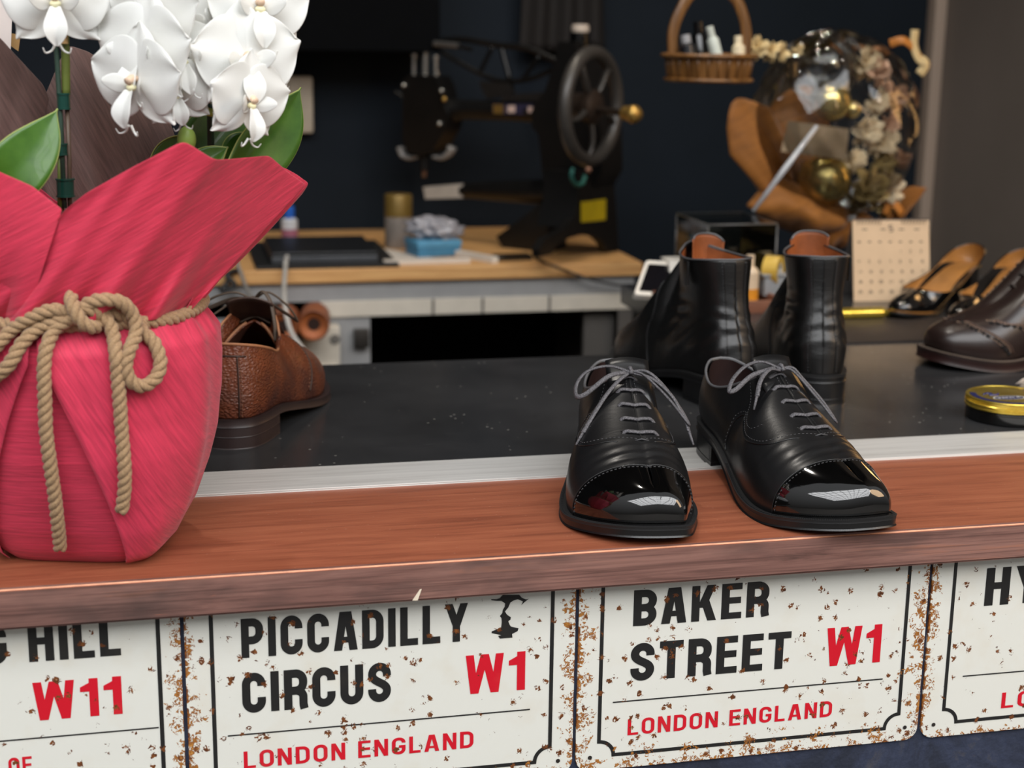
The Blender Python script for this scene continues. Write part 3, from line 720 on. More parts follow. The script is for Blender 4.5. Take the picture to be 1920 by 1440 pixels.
    obj('facing_gap', tube(ridge, .0009, 6, flat=.4, up=(0, 0, 1)), simple('gap_black', (4, 4, 4), .9), root, world=False, angle=180)
    fst = []
    for dy in (.0035, -.0035):
        q = []
        for p in ridge:
            tau = None; q.append(Vector((p.x, p.y + dy, p.z - .0003)))
        fst.append(s.stitch(q, .00028))
    obj('stitching', join(*fst, tube([(ridge[-1].x + .001, -.006, ridge[-1].z - .0008), (ridge[-1].x + .001, 0, ridge[-1].z + .0006), (ridge[-1].x + .001, .006, ridge[-1].z - .0008)], .0007, 6)), THREAD, up, world=False, angle=180)
    # laces: five straight bars, then a bow
    bars_, eye = [], []
    for k, tau in enumerate((.474, .530, .586, .642, .697)):
        c = s.S(0, tau, 1); hw = .0125 + .0008 * k
        def surf(y):
            sd = 0 if y > 0 else 1; best = None
            for tt in np.linspace(max(.3, tau - .10), tau + .06, 34):
                for vv in np.linspace(.55, 1, 40):
                    q = s.S(sd, tt, vv); d = (q.x - c.x) ** 2 + (q.y - y) ** 2
                    if best is None or d < best[0]: best = (d, q)
            return best[1]
        pts = []
        for y in np.linspace(-hw, hw, 9):
            q = surf(y); lift = .0017 if abs(y) < hw * .99 else -.0010
            pts.append(s.fm((c.x + abs(y) * (-.10), y, q.z + lift)))
        bars_.append(tube(cr(pts, 4), .0021, 8, flat=.6, up=(.3, 0, 1)))
        for y in (-hw * 1.04, hw * 1.04):
            q = surf(y); eye.append(xf(lathe([(.0013, 0), (.0022, .0003), (.0024, -.0002)], 12), axis_mat(s.fm((c.x - abs(y) * .1, y, q.z + .0002)), (.35, (1 if y * mirror > 0 else -1) * .5, 1))))
    lc = obj('shoelace', join(*bars_), LACE_GREY, root, world=False, angle=180)
    obj('eyelet', join(*eye), simple('eyelet_black', (10, 10, 10), .5), lc, world=False)
    K = s.S(0, .462, 1) + Vector((.004, 0, .0045)); kn = Vector((K.x, 0, K.z))
    lp, ag = [], []
    for path, end in bow:
        P = [Vector((kn.x + a, b, kn.z + c_)) for a, b, c_ in path]
        lp.append(lace_tube(P, .0022, .55))
        if end: ag.append(tube([P[-1], P[-1] + (P[-1] - P[-2]).normalized() * .013], lambda t: lerp(.0014, .0009, t), 8))
    lp.append(sphere((kn.x, 0, kn.z), .0036, 14, 10, (1, 1.1, .75))); lp.append(tube(cr([(kn.x - .004, -.001, kn.z - .002), (kn.x, 0, kn.z + .0032), (kn.x + .0045, .001, kn.z - .001)], 6), .0019, 8))
    obj('bow', join(*lp), LACE_GREY, lc, world=False, angle=180)
    if ag: obj('lace_tip', join(*ag), LACE_GREY, lc, world=False, angle=180)
    return root
def cut_plane(shape, co, no, side):
    bm = bmesh.new(); vs = [bm.verts.new(p) for p in shape[0]]
    for f in shape[1]:
        try: bm.faces.new([vs[i] for i in f])
        except ValueError: pass
    bmesh.ops.remove_doubles(bm, verts=bm.verts[:], dist=1e-5)
    bmesh.ops.bisect_plane(bm, geom=bm.verts[:] + bm.edges[:] + bm.faces[:], plane_co=co, plane_no=no, clear_outer=side < 0, clear_inner=side > 0)
    bm.verts.index_update(); r = [tuple(v.co) for v in bm.verts], [tuple(v.index for v in f.verts) for f in bm.faces]; bm.free(); return r
def cap_curve(s, xc, slope):
    """(side, tau, v) points where the upper crosses the tilted cap plane, from one welt over the ridge to the other"""
    out = []
    for sd in (0, 1):
        row = []
        for v in np.linspace(.02, 1, 40):
            lo, hi = .45, 1.0
            for _ in range(26):
                mid = (lo + hi) / 2; q = s.S(sd, mid, v)
                if (q.x - xc) + slope * (q.z - .05) > 0: hi = mid
                else: lo = mid
            row.append((sd, (lo + hi) / 2, v))
        out.append(row)
    return out[0] + out[1][::-1][1:]

# bows in the shoe frame relative to the knot: +y is to the right of the picture, +x towards the viewer, z up
BOW_A = [([(0, 0, 0), (-.004, -.018, .004), (-.003, -.036, .000), (.004, -.046, -.009), (.013, -.0475, -.018), (.016, -.040, -.016), (.010, -.020, -.002), (.002, -.004, 0)], False),
         ([(0, 0, 0), (.004, .014, .001), (.012, .027, -.009), (.026, .040, -.026), (.036, .046, -.037), (.036, .0425, -.033), (.024, .030, -.018), (.008, .012, -.002), (0, .002, 0)], False),
         ([(.002, -.002, -.001), (.012, -.012, -.006), (.024, -.024, -.016), (.038, -.038, -.033), (.046, -.045, -.042)], True),
         ([(.001, .002, -.001), (.010, .018, -.004), (.022, .034, -.017), (.034, .044, -.036), (.040, .046, -.043)], True)]
BOW_B = [([(0, 0, 0), (-.005, -.016, .006), (-.004, -.032, .003), (.003, -.047, -.006), (.011, -.054, -.014), (.012, -.048, -.013), (.006, -.030, -.003), (.001, -.006, .001)], False),
         ([(0, 0, 0), (.003, .010, .001), (.008, .018, -.008), (.022, .031, -.026), (.036, .0365, -.040), (.037, .033, -.037), (.024, .024, -.022), (.006, .010, -.002), (0, .002, 0)], False),
         ([(.002, -.002, -.001), (.006, -.014, .001), (.014, -.026, -.006), (.022, -.033, -.018)], True)]
oxford('glossy black oxford, left of the pair, standing wholly on the wooden ledge', (.4035, .2795, 0), math.radians(-99), 1, BOW_A)
oxford('glossy black oxford, right of the pair, its toe over BAKER STREET', (.5075, .2700, 0), math.radians(-85), 1, [([(a, -b, c) for a, b, c in p], e) for p, e in []] or BOW_B)

# ------------------------------------------------------------------ boots
BOOT_TOP = [(0, (.030, 0, .157)), (.06, (.034, .016, .157)), (.14, (.048, .0285, .1555)), (.24, (.074, .0345, .153)), (.33, (.104, .030, .154)), (.39, (.122, .018, .158)), (.43, (.131, .008, .162)), (.455, (.1335, .0005, .163)),
            (.50, (.1345, 0, .158)), (.55, (.137, 0, .135)), (.61, (.146, 0, .112)), (.68, (.166, 0, .091)), (.76, (.194, 0, .0735)), (.84, (.222, 0, .061)), (.91, (.246, 0, .0525)), (.96, (.259, 0, .0475)), (1, (.265, 0, .045))]
def boot_disp(q, sd, tau, v, fw, nrm):
    w = math.exp(-((q.z - .098) / .016) ** 2) * (1 - fw * .8)
    q = q + nrm * (w * .0014 * (math.sin(q.z * 420 + 3 * math.sin(q.y * 60 + 1.3 * sd) + q.x * 60) * (.5 + .5 * math.sin(q.x * 70 + q.y * 50 + 2))))
    w2 = math.exp(-((q.z - .075) / .02) ** 2) * (1 - fw)
    return q + nrm * (w2 * .0008 * math.sin(q.x * 210 + q.z * 260))
def boot(label, loc, rz, mirror):
    s = Shoe(BOOT_TOP, .47, SOLE_K, .0072, [(0, .0045), (.07, .0035), (.13, .003), (.17, .005), (.29, .0065)], mirror=mirror, disp=boot_disp, n=120, m=44, bulge=.004, waist=.0075)
    root = thing('ankle_boot', label, 'boot', loc, rz, 'tall black ankle boots')
    up = obj('upper', s.shell(), BLACK_BOOT, root, world=False, angle=75, solid=-.0018)
    obj('lining', s.shell(0, .455, .25, .992, -.0032, 70, 24), TAN_LIN, root, world=False, angle=80)['label'] = 'tan leather lining'
    obj('outsole', s.slab(lambda x: s.zs(x), lambda x: s.zs(x) + .0062, 0, ((0, .001), (.2, 0), (.8, 0), (1, .0003))), SOLE_BLK, root, world=False, angle=35)
    obj('welt', s.slab(lambda x: s.zs(x) + .0058, lambda x: s.zs(x) + .0084, .0004, ((0, 0), (.3, -.0002), (1, .0004))), WELT_BLK, root, world=False, angle=35)
    obj('heel', s.slab(lambda x: 0.0, lambda x: s.zs(x) + .0004, .0002, ((0, .0006), (.06, 0), (.25, 0), (.27, .0004), (.29, 0), (.9, 0), (1, 0)), keep=lambda x: x < s.heel_x), SOLE_BLK, root, world=False, angle=30)
    fine, st = [], []
    # two seams running down the back, one band along the side, the vamp seam
    for t in (.045, .0):
        for sd in ((0, 1) if t else (0,)):
            fine.append(tube([s.fm(s.S(sd, t, v, .0004)) for v in np.linspace(.03, .98, 50)], .00055, 6))
    for sd in (0, 1):
        st.append(s.stitch([s.fm(s.S(sd, .052, v, .0003)) for v in np.linspace(.03, .98, 50)], .00028))
        vm = s.line(sd, [(.1475, .110), (.150, .09), (.152, .065), (.150, .04), (.146, .024)], .0005)
        fine.append(tube(vm, .0006, 6)); st.append(s.stitch([p + Vector((-.0025, 0, 0)) for p in vm], .00028))
    obj('seam', join(*fine), BLACK_BOOT, up, world=False, angle=180); obj('stitching', join(*st), THREAD, up, world=False, angle=180)
    rim = [s.S(0, t, 1) for t in np.linspace(.45, 0, 70)] + [s.S(1, t, 1) for t in np.linspace(0, .45, 70)][1:]
    obj('top_edge', tube([s.fm(p) for p in rim], .0011, 8), EDGE_GREY, root, world=False, angle=180)
    # overlapping front flap that stands above the shaft
    rows = []
    for k in range(14):
        a = lerp(-.95, .95, k / 13); r = .0265 if mirror > 0 else .0235
        hgt = .0125 * (1 - (abs(k / 13 - .45) / .62) ** 3)
        rows.append([s.fm((.101 + r * math.cos(a) * 1.0, (0 if mirror > 0 else .010) + r * math.sin(a) * .92 * (1 + .06 * u), lerp(.138, .160 + hgt, u))) for u in np.linspace(0, 1, 8)])
    fl = obj('front_flap', grid(rows), TAN_LIN, root, world=False, angle=180, solid=.0014); fl['label'] = 'raised front flap with tan lining'
    obj('flap_edge', tube([r[-1] for r in rows], .0011, 6), EDGE_GREY, fl, world=False, angle=180)
    # pull tab
    q = s.S(1, .235, 1); tab = [s.fm((q.x + .004 * k, q.y - .0022, q.z - .001 - u)) for k in (0, 1, 2) for u in (0,)]
    obj('button_tab', box(*sorted((q.x - .006, q.x + .006)), *sorted((s.mirror * (q.y - .0035), s.mirror * (q.y - .0005))), q.z - .028, q.z - .002, .0008), BLACK_BOOT, root, world=False)
    return root
boot('tall black ankle boot, left of the pair, beside the white card reader', (.5835, .392, 0), math.radians(90 + 6), -1)
boot('tall black ankle boot, right of the pair, next to the tape dispenser', (.677, .398, 0), math.radians(90 - 13), 1)

# ------------------------------------------------------------------ brown grained derby at the left
DERBY_TOP = [(0, (.004, 0, .101)), (.05, (.008, .013, .100)), (.12, (.024, .026, .096)), (.22, (.052, .0325, .088)), (.31, (.08, .0325, .080)), (.38, (.106, .027, .081)), (.43, (.121, .012, .096)), (.455, (.125, .001, .102)),
             (.50, (.134, 0, .097)), (.57, (.154, 0, .085)), (.65, (.179, 0, .072)), (.73, (.204, 0, .064)), (.81, (.227, 0, .058)), (.89, (.248, 0, .052)), (.95, (.260, 0, .048)), (1, (.266, 0, .046))]
BROWN = leather('brown_grain_leather', (112, 58, 34), .34, coat=.2, coatr=.25, pebble=380, var=.3, mottle=(78, 42, 34))
BROWN_DK = leather('dark_brown_leather', (62, 44, 36), .4, coat=.1, coatr=.3, pebble=0, gs=.1, crease=.3)
SOLE_BRN = leather('dark_brown_sole', (50, 38, 37), .42, gs=.2, var=.12)
LACE_BRN = leather('brown_leather_lace', (84, 70, 58), .6, gs=.3)
PALE_EDGE = leather('raw_leather_edge', (166, 112, 76), .6)
s = Shoe(DERBY_TOP, .445, [(0, .021), (.05, .020), (.08, .0185), (.12, .012), (.16, .005), (.195, .001), (.225, .0006), (.255, .0035), (.29, .0085)], .0075, [(0, .003), (.07, .003), (.13, .003), (.17, .006), (.29, .007)], n=120, m=40, bulge=.006, mirror=1, sx=.96)
root = thing('derby_shoe', 'brown grained leather derby shoe with untied laces, beside the red wrapped flower pot', 'shoe', (.045, .338, 0), math.radians(90 - 17.5))
up = obj('upper', s.shell(), BROWN, root, world=False, angle=75, solid=-.002)
obj('lining', s.shell(0, .46, .05, .985, -.0036, 60, 20), leather('brown_lining', (70, 38, 26), .6), root, world=False, angle=80)
ol = obj('outsole', s.slab(lambda x: s.zs(x), lambda x: s.zs(x) + .0078, .001, ((0, .001), (.2, 0), (.8, 0), (1, .0004))), SOLE_BRN, root, world=False, angle=35)
obj('heel', s.slab(lambda x: 0.0, lambda x: s.zs(x) + .0004, .001, ((0, .0006), (.04, 0), (.5, 0), (.53, .0004), (.56, 0), (1, 0)), keep=lambda x: x < s.heel_x), SOLE_BRN, root, world=False, angle=30)
fine, st = [], []
for sd in (0, 1):
    fine.append(tube([s.fm(s.S(sd, .042, v, .0005)) for v in np.linspace(.02, .84, 30)], .0008, 6)); st.append(s.stitch([s.fm(s.S(sd, .050, v, .0004)) for v in np.linspace(.02, .84, 60)], .0005, .0024, .0014))
    fine.append(tube([s.fm(s.S(sd, t, .85, .0005)) for t in np.linspace(0, .07, 8)], .0008, 6))
    b = [(.150, .083), (.158, .070), (.160, .055), (.156, .038), (.150, .022)]
    fine.append(tube(s.line(sd, b, .0006), .0008, 6)); st.append(s.stitch(s.line(sd, [(x - .004, z) for x, z in b], .0004), .0005, .0024, .0014))
fine.append(tube([s.fm(s.S(0, t, 1) + Vector((0, 0, .0005))) for t in np.linspace(.60, .99, 30)], .0008, 6))
obj('seam', join(*fine), BROWN_DK, up, world=False, angle=180); obj('stitching', join(*st), leather('brown_thread', (128, 84, 60), .6), up, world=False, angle=180)
rim = [s.S(0, t, 1) for t in np.linspace(.44, 0, 60)] + [s.S(1, t, 1) for t in np.linspace(0, .44, 60)][1:]
obj('collar_edge', tube([s.fm(p) for p in rim], .0015, 8), PALE_EDGE, root, world=False, angle=180)['label'] = 'pale raw leather collar edge'
tg = [[(x, y, z - abs(y) ** 2 * 10) for y in np.linspace(-.024, .024, 11)] for x, z in ((.100, .129), (.107, .124), (.118, .112), (.135, .098), (.155, .084))]
tng = obj('tongue', grid(tg), BROWN_DK, root, world=False, solid=-.002)
for sg in (1, -1):      # open lacing flaps spread aside
    rows = [[(x, sg * (y0 + u * .004), z + u * .016) for u in np.linspace(0, 1, 5)] for x, y0, z in ((.090, .0285, .076), (.104, .0235, .086), (.118, .017, .094), (.134, .012, .095))]
    fp = obj('lacing_flap', grid(rows), BROWN, root, world=False, solid=.002)
    obj('flap_edge', tube([r[-1] for r in rows], .0013, 6), PALE_EDGE, fp, world=False, angle=180)
lc = []
K = Vector((.118, 0, .122))
def Kp(l): return [K + Vector(p) for p in l]
lc.append(tube(cr(Kp([(0, 0, 0), (-.004, -.010, .010), (-.012, -.020, .002), (-.020, -.026, -.018), (-.022, -.027, -.036)]), 10), .0022, 8, flat=.5))
lc.append(tube(cr(Kp([(0, 0, 0), (.004, -.014, .008), (.010, -.032, -.006), (.018, -.040, -.022), (.020, -.034, -.020), (.010, -.014, -.004), (0, 0, 0)]), 10), .0022, 8, flat=.5))
lc.append(tube(cr(Kp([(0, 0, 0), (-.003, .016, .008), (-.002, .036, .004), (.002, .052, -.006), (.006, .048, -.010), (.003, .022, 0), (0, 0, 0)]), 10), .0022, 8, flat=.5))
lc.append(tube(cr(Kp([(0, 0, 0), (-.006, .014, .002), (-.010, .030, -.008), (-.012, .044, -.018)]), 10), .0022, 8, flat=.5))
lc.append(sphere(K, .0045, 14, 10))
for x, z in ((.126, .104), (.14, .097)): lc.append(tube(cr([(x - .002, -.016, z - .006), (x, 0, z), (x - .002, .016, z - .006)], 6), .002, 8, flat=.5, up=(0, 0, 1)))
obj('shoelace', join(*lc), LACE_BRN, root, world=False, angle=180)

# ------------------------------------------------------------------ dark brown brogue at the right
BR_TOP = [(0, (.006, 0, .118)), (.05, (.010, .013, .118)), (.12, (.026, .027, .118)), (.22, (.054, .033, .120)), (.31, (.080, .031, .132)), (.38, (.100, .021, .148)), (.43, (.110, .008, .160)), (.455, (.113, .001, .164)),
          (.50, (.123, 0, .149)), (.57, (.143, 0, .121)), (.65, (.168, 0, .093)), (.73, (.195, 0, .073)), (.81, (.223, 0, .0635)), (.89, (.246, 0, .0575)), (.95, (.258, 0, .053)), (1, (.264, 0, .051))]
BROGUE = leather('dark_brown_calf', (38, 26, 23), .32, coat=.2, coatr=.28, var=.2, crease=.1)
SOLE_DK = leather('dark_oxblood_sole', (40, 20, 18), .4, gs=.2)
s = Shoe(BR_TOP, .445, [(0, .027), (.05, .0255), (.08, .0235), (.12, .0155), (.16, .0065), (.195, .0012), (.225, .0006), (.255, .004), (.29, .0105)], .0115, [(0, .005), (.07, .005), (.13, .005), (.17, .0075), (.29, .0095)], n=120, m=40, bulge=.006, mirror=-1)
root = thing('brogue_shoe', 'dark brown wingtip brogue lying at the right edge above the polish tin', 'shoe', (1.171, .601, 0), math.radians(188))
up = obj('upper', s.shell(), BROGUE, root, world=False, angle=75, solid=-.002)
obj('outsole', s.slab(lambda x: s.zs(x), lambda x: s.zs(x) + .0095, .001, ((0, .001), (.2, 0), (.8, 0), (1, .0004))), SOLE_DK, root, world=False, angle=35)
w = obj('welt', s.slab(lambda x: s.zs(x) + .0092, lambda x: s.zs(x) + .0125, .0014, ((0, 0), (.3, -.0002), (1, .0004))), BROGUE, root, world=False, angle=35)
sh = []
for sd in (0, 1):
    P = resample([s.base(sd, t)[0] + s.base(sd, t)[1] * interp([(0, .003), (.1, .003), (.17, .0062), (.29, .0075)], s.base(sd, t)[0].x) for t in np.linspace(.2, 1, 180)], 150)
    for p in P: sh.append(box(p.x - .0006, p.x + .0006, p.y - .0009, p.y + .0009, s.zs(p.x) + .0123, s.zs(p.x) + .0134))
obj('welt_stitching', s.flip(join(*sh)), leather('welt_thread', (126, 112, 100), .6), w, world=False, smooth=False)
obj('heel', s.slab(lambda x: 0.0, lambda x: s.zs(x) + .0004, .0006, ((0, .0006), (.06, 0), (.9, 0), (1, 0)), keep=lambda x: x < s.heel_x), SOLE_DK, root, world=False, angle=30)
obj('lining', s.shell(0, .46, .3, .985, -.0034, 60, 16), LINING, root, world=False, angle=80)
fine, holes, st = [], [], []
for sd in (0, 1):
    wing = [(.247, .0572), (.242, .0535), (.234, .0490), (.224, .0425), (.215, .036), (.208, .029), (.204, .022)]
    quar = [(.218, .0600), (.208, .0570), (.196, .0560), (.186, .054), (.178, .047), (.174, .036), (.172, .024)]
    lac = [(.176, .0800), (.162, .0930), (.147, .1080), (.132, .1260), (.118, .1420)]
    for c, d in ((wing, 1), (quar, 1), (lac, 1)):
        a = s.line(sd, c, .0010); fine.append(tube(a, .0011, 6)); P = resample(a, 3 * len(c))
        for i, p in enumerate(P):
            b = p + Vector((.0062, 0, -.0016 if c is not lac else .001)); q = min((s.fm(x) for col in s.pt[sd] for x in col), key=lambda x: (x - b).length)
            holes.append(sphere(q, .0014 if i % 2 else .0023, 8, 6))
        st.append(s.stitch(s.line(sd, [(x + .0098, z - (.0006 if c is not lac else .004)) for x, z in c[:-1]], .0008), .0007, .0024, .0014))
        st.append(s.stitch([p + Vector((.0030, 0, -.0006)) for p in a], .0007, .0022, .0012))
obj('seam', join(*fine), leather('raised_edge', (78, 58, 50), .35, coat=.3), up, world=False, angle=180)
obj('broguing', join(*holes), simple('punched_holes', (10, 6, 5), .8), up, world=False, angle=180)
obj('stitching', join(*st), leather('edge_thread', (150, 124, 106), .6), up, world=False, angle=180)
# medallion on the toe
md = []
for a, b in ((0, 0), (.006, 0), (-.006, 0), (0, .006), (0, -.006), (.010, .004), (.010, -.004)):
    q = min((x for sd in (0, 1) for col in s.pt[sd] for x in col), key=lambda x: (x.x - .246 - a) ** 2 + (x.y - b) ** 2 + (0 if x.z > .04 else 1)); md.append(sphere(s.fm(q), .0013, 8, 6))
obj('medallion', join(*md), simple('punched_holes', (10, 6, 5), .8), up, world=False, angle=180)
lb = []
for x, z in ((.171, .0905), (.158, .1035), (.145, .119), (.134, .134), (.123, .150)): lb.append(tube(cr([(x - .002, -.014, z - .003), (x, 0, z + .0035), (x - .002, .014, z - .003)], 6), .002, 8, flat=.6, up=(.5, 0, 1)))
obj('shoelace', join(*lb), leather('dark_lace', (40, 30, 26), .6), root, world=False, angle=180)
# ================================================================== WRAPPED ORCHID
PC = Vector((-.066, .096, 0)); PROT = math.radians(-15.6)
def prad(z): return interp([(0, .050), (.01, .060), (.03, .071), (.06, .082), (.087, .090), (.12, .096), (.15, .0985), (.168, .098), (.178, .091), (.184, .0855), (.190, .084)], z)
def pnt(th, z, off=0.0):
    """point of the wrapped body: th = 0 faces the camera, positive to the right"""
    n = interp([(0, 5.0), (.05, 3.2), (.11, 2.3), (.19, 2.0)], z); r = prad(z) + off
    c, s_ = math.cos(th), math.sin(th); k = (abs(c) ** n + abs(s_) ** n) ** (-1 / n)
    x, y = math.sin(th) * k * r, -math.cos(th) * k * r
    return PC + Vector((x * math.cos(PROT) - y * math.sin(PROT), x * math.sin(PROT) + y * math.cos(PROT), z))
def crepe(name, col, rot, scale=(30, 30, 520), dark=.72, kind='Object'):
    t = NT(name); v0 = t.coord((1, 1, 1), rot=rot); mp = t.n('Mapping'); mp.inputs['Scale'].default_value = scale; t.l(v0, mp.inputs[0]); v = mp.outputs[0]; n1 = t.noise(v, 1.0, 4, .6, .4); v2 = t.coord((1, 1, 1)); n2 = t.noise(v2, 22, 3)
    c = lin(col); lo = tuple(x * dark for x in c[:3]) + (1,); hi = tuple(min(1, x * 1.22) for x in c[:3]) + (1,)
    cc = t.mix(t.math('MULTIPLY', n2, .25), t.ramp(n1, [(.3, lo), (.7, hi)]), c)
    t.set(col=cc, rough=.62, spec=.3, sheen=.15, norm=t.bump(n1, .55, .0011)); return t.m
RED_FLAT = crepe('red_crepe_paper_cross', (206, 54, 82), (0, 0, 0))
RED_DIAG = crepe('red_crepe_paper_slant', (208, 55, 84), (0, math.radians(-62), 0))
RED_UP = crepe('red_crepe_paper_up', (204, 52, 78), (0, math.radians(28), 0))
BRN_PAPER = crepe('brown_crepe_paper', (104, 78, 72), (0, math.radians(-64), 0), dark=.6)
root = ORCH = thing('potted_orchid', 'white orchid in a pot wrapped in red crepe paper tied with rope', 'plant', (PC.x, PC.y, 0))
# inner body
rows = []
for i in range(49):
    z = .19 * (i / 48); row = []
    for k in range(96):
        th = 2 * PI * k / 96; wob = .0009 * math.sin(7 * th + z * 40) * (z / .19) + .0022 * math.sin(17 * th) * sstep(.15, .19, z)
        row.append(pnt(th, z + .0008, wob))
    rows.append(row)
V, Fc = grid(rows, False, True); Fc.append(tuple(range(96))[::-1])
wrap = obj('wrapping_paper', (V, Fc), RED_FLAT, root, angle=180)
# the two folded flaps: their free edges run from the knot down to the front corners of the base
def flap(sg):
    rows = []
    for i in range(60):
        u = i / 59; z = lerp(.004, .186, u)
        apex = .162
        f = min(1, max(0, (apex - z) / apex)); edge = (.05 + .60 * f ** .92) if z < apex else lerp(.05, -.02, (z - apex) / .03)
        if sg < 0: edge = (.03 + .66 * f ** .95) if z < apex else .03
        row = []
        for k in range(44):
            t = k / 43; th = lerp(edge, 1.95, t); o = .0035 * (1 - .5 * t) + .0012 * math.sin(th * 9 + z * 30) * t
            if k < 3: o += .0014 * (1 - k / 3) 
            o += .0030 * math.exp(-((th - 1.25) / .16) ** 2) * sstep(0, .05, z) 
            o += .0020 * math.sin(21 * th) * sstep(.15, .186, z)
            row.append(pnt(sg * th, z, o + (.0025 * (1 - u) if sg > 0 else 0)))
        rows.append(row)
    return grid(rows)
for sg in (1, -1): obj('folded_flap', flap(sg), RED_DIAG, wrap, angle=180, solid=.0005)

def body_front(px, py, off):
    """photograph -> surface of the pot, lifted by off"""
    d = ray(px, py); lo = .9
    for k in range(600):
        p = CAM_P + d * (lo + k * .0006)
        q = p - PC; q = Vector((q.x * math.cos(-PROT) - q.y * math.sin(-PROT), q.x * math.sin(-PROT) + q.y * math.cos(-PROT), 0)); th = math.atan2(q.x, -q.y)
        s_ = pnt(th, max(0, min(.195, p.z)), off) - PC
        if q.length <= Vector((s_.x, s_.y, 0)).length: return p
    return CAM_P + d * 1.13
# gathered collar: big loose sheets
def sheet(bot, top, rows=26, cols=46, bulge=.02, fold=.004, waves=5, seed=0, nrm=(0, -1, 0), mid=None):
    B, T_ = resample(cr(bot, 8), cols), resample(cr(top, 8) if mid != 'poly' else top, cols); R = []; rnd = random.Random(seed); ph = [rnd.uniform(0, 6.28) for _ in range(4)]
    N = Vector(nrm).normalized()
    for i in range(rows):
        u = i / (rows - 1); row = []
        for k in range(cols):
            t = k / (cols - 1); p = B[k].lerp(T_[k], u)
            a = bulge * math.sin(PI * u ** .8) * (.5 + .5 * math.sin(PI * t))
            a += fold * (1 - u * .5) * (math.sin(waves * 2 * PI * t + ph[0] + 1.2 * u) + .6 * math.sin(waves * 1.9 * 2 * PI * t + ph[1])) * (.30 + 1.5 * math.exp(-(u / .28) ** 2))
            a += fold * .8 * math.sin(3.1 * u + 4 * t + ph[2])
            row.append(p + N * a)
        R.append(row)
    return R
def ring(px, z=.186, off=0.0):
    return body_front(px, 1000 * 0 + 566, off)
def rb(th, z=.187, off=0.0): return pnt(th, z, off)
def addsheet(name, R, mat, parent, th=.0004):
    return obj(name, grid(R), mat, parent, angle=180, solid=th, subsurf=1)
# right front sheet
top = [at(122, 392, -.010), at(160, 362, -.012), at(250, 312, -.012), at(345, 263, -.004), at(372, 280, .004), at(403, 299, .012), at(440, 297, .035), at(505, 291, .070), at(540, 322, .090), at(574, 346, .105)]
bot = [rb(-.62, .186, .006), rb(-.3, .186, .007), rb(.1, .186, .006), rb(.5, .186, .006), rb(.95, .186, .005), rb(1.42, .186, .004)]
def polyresample(R): return R
addsheet('paper_collar', sheet(bot, resample(top, 90), bulge=.012, fold=.0042, waves=4, seed=3, nrm=(-.1, -1, .1), mid='poly'), RED_UP, root)
# left front sheet, tucked behind it
top = [at(-190, 300, .03), at(-110, 262, .02), at(-40, 296, .012), at(0, 322, .008), at(60, 348, .004), at(118, 392, .0)]
bot = [rb(-2.0, .186, .002), rb(-1.4, .186, .003), rb(-.9, .186, .004), rb(-.5, .186, .004), rb(-.1, .186, .004)]
addsheet('paper_collar', sheet(bot, resample(top, 80), bulge=.018, fold=.004, waves=3, seed=8, nrm=(0, -1, .1), mid='poly'), RED_UP, root)
# sheets at the back and the right rim seen past the edge
top = [at(505, 300, .10), at(545, 322, .112), at(576, 342, .118), at(568, 362, .125)]
bot = [rb(1.2, .186, 0), rb(1.5, .186, 0), rb(1.8, .186, 0), rb(2.0, .186, 0)]
addsheet('paper_collar', sheet(bot, resample(top, 40), cols=24, bulge=.004, fold=.002, waves=2, seed=4, nrm=(1, -.4, 0), mid='poly'), RED_UP, root)
top = [at(40, 330, .135), at(75, 350, .13), at(110, 380, .125), at(170, 392, .14), at(300, 372, .16), at(430, 345, .17), at(500, 330, .15)]
bot = [rb(-1.6, .186, -.002), rb(-2.2, .186, -.002), rb(-2.8, .186, -.002), rb(3.1, .186, -.002), rb(2.5, .186, -.002), rb(1.9, .186, -.002)]
addsheet('paper_collar', sheet(bot, resample(top, 60), bulge=-.01, fold=.004, waves=4, seed=5, mid='poly'), RED_DIAG, root)
# brown inner paper
def poly_sheet(outline_top, outline_bot, cols=40, rows=30, bulge=.012, seed=0, fold=.002, nrm=(0, -1, 0)):
    return sheet(outline_bot, resample(outline_top, 100), rows=rows, cols=cols, bulge=bulge, fold=fold, waves=3, seed=seed, nrm=nrm, mid='poly')
top = [at(52, 232, .150), at(84, 180, .152), at(112, 112, .158), at(128, 84, .160), at(167, 97, .165), at(202, 124, .172), at(260, 170, .178), at(318, 226, .180), at(330, 262, .176)]
bot = [at(86, 410, .128), at(150, 420, .130), at(230, 420, .135), at(330, 420, .140)]
addsheet('brown_paper', poly_sheet(top, bot, seed=2, bulge=.008), BRN_PAPER, root)['label'] = 'brown crepe inner paper'
top = [at(-120, 120, .10), at(-60, 40, .11), at(0, 70, .118), at(30, 104, .122), at(80, 158, .130), at(92, 185, .132)]
bot = [at(-120, 400, .09), at(-60, 400, .10), at(0, 400, .105), at(40, 400, .11)]
addsheet('brown_paper', poly_sheet(top, bot, seed=12, bulge=.012), BRN_PAPER, root)['label'] = 'brown crepe inner paper'
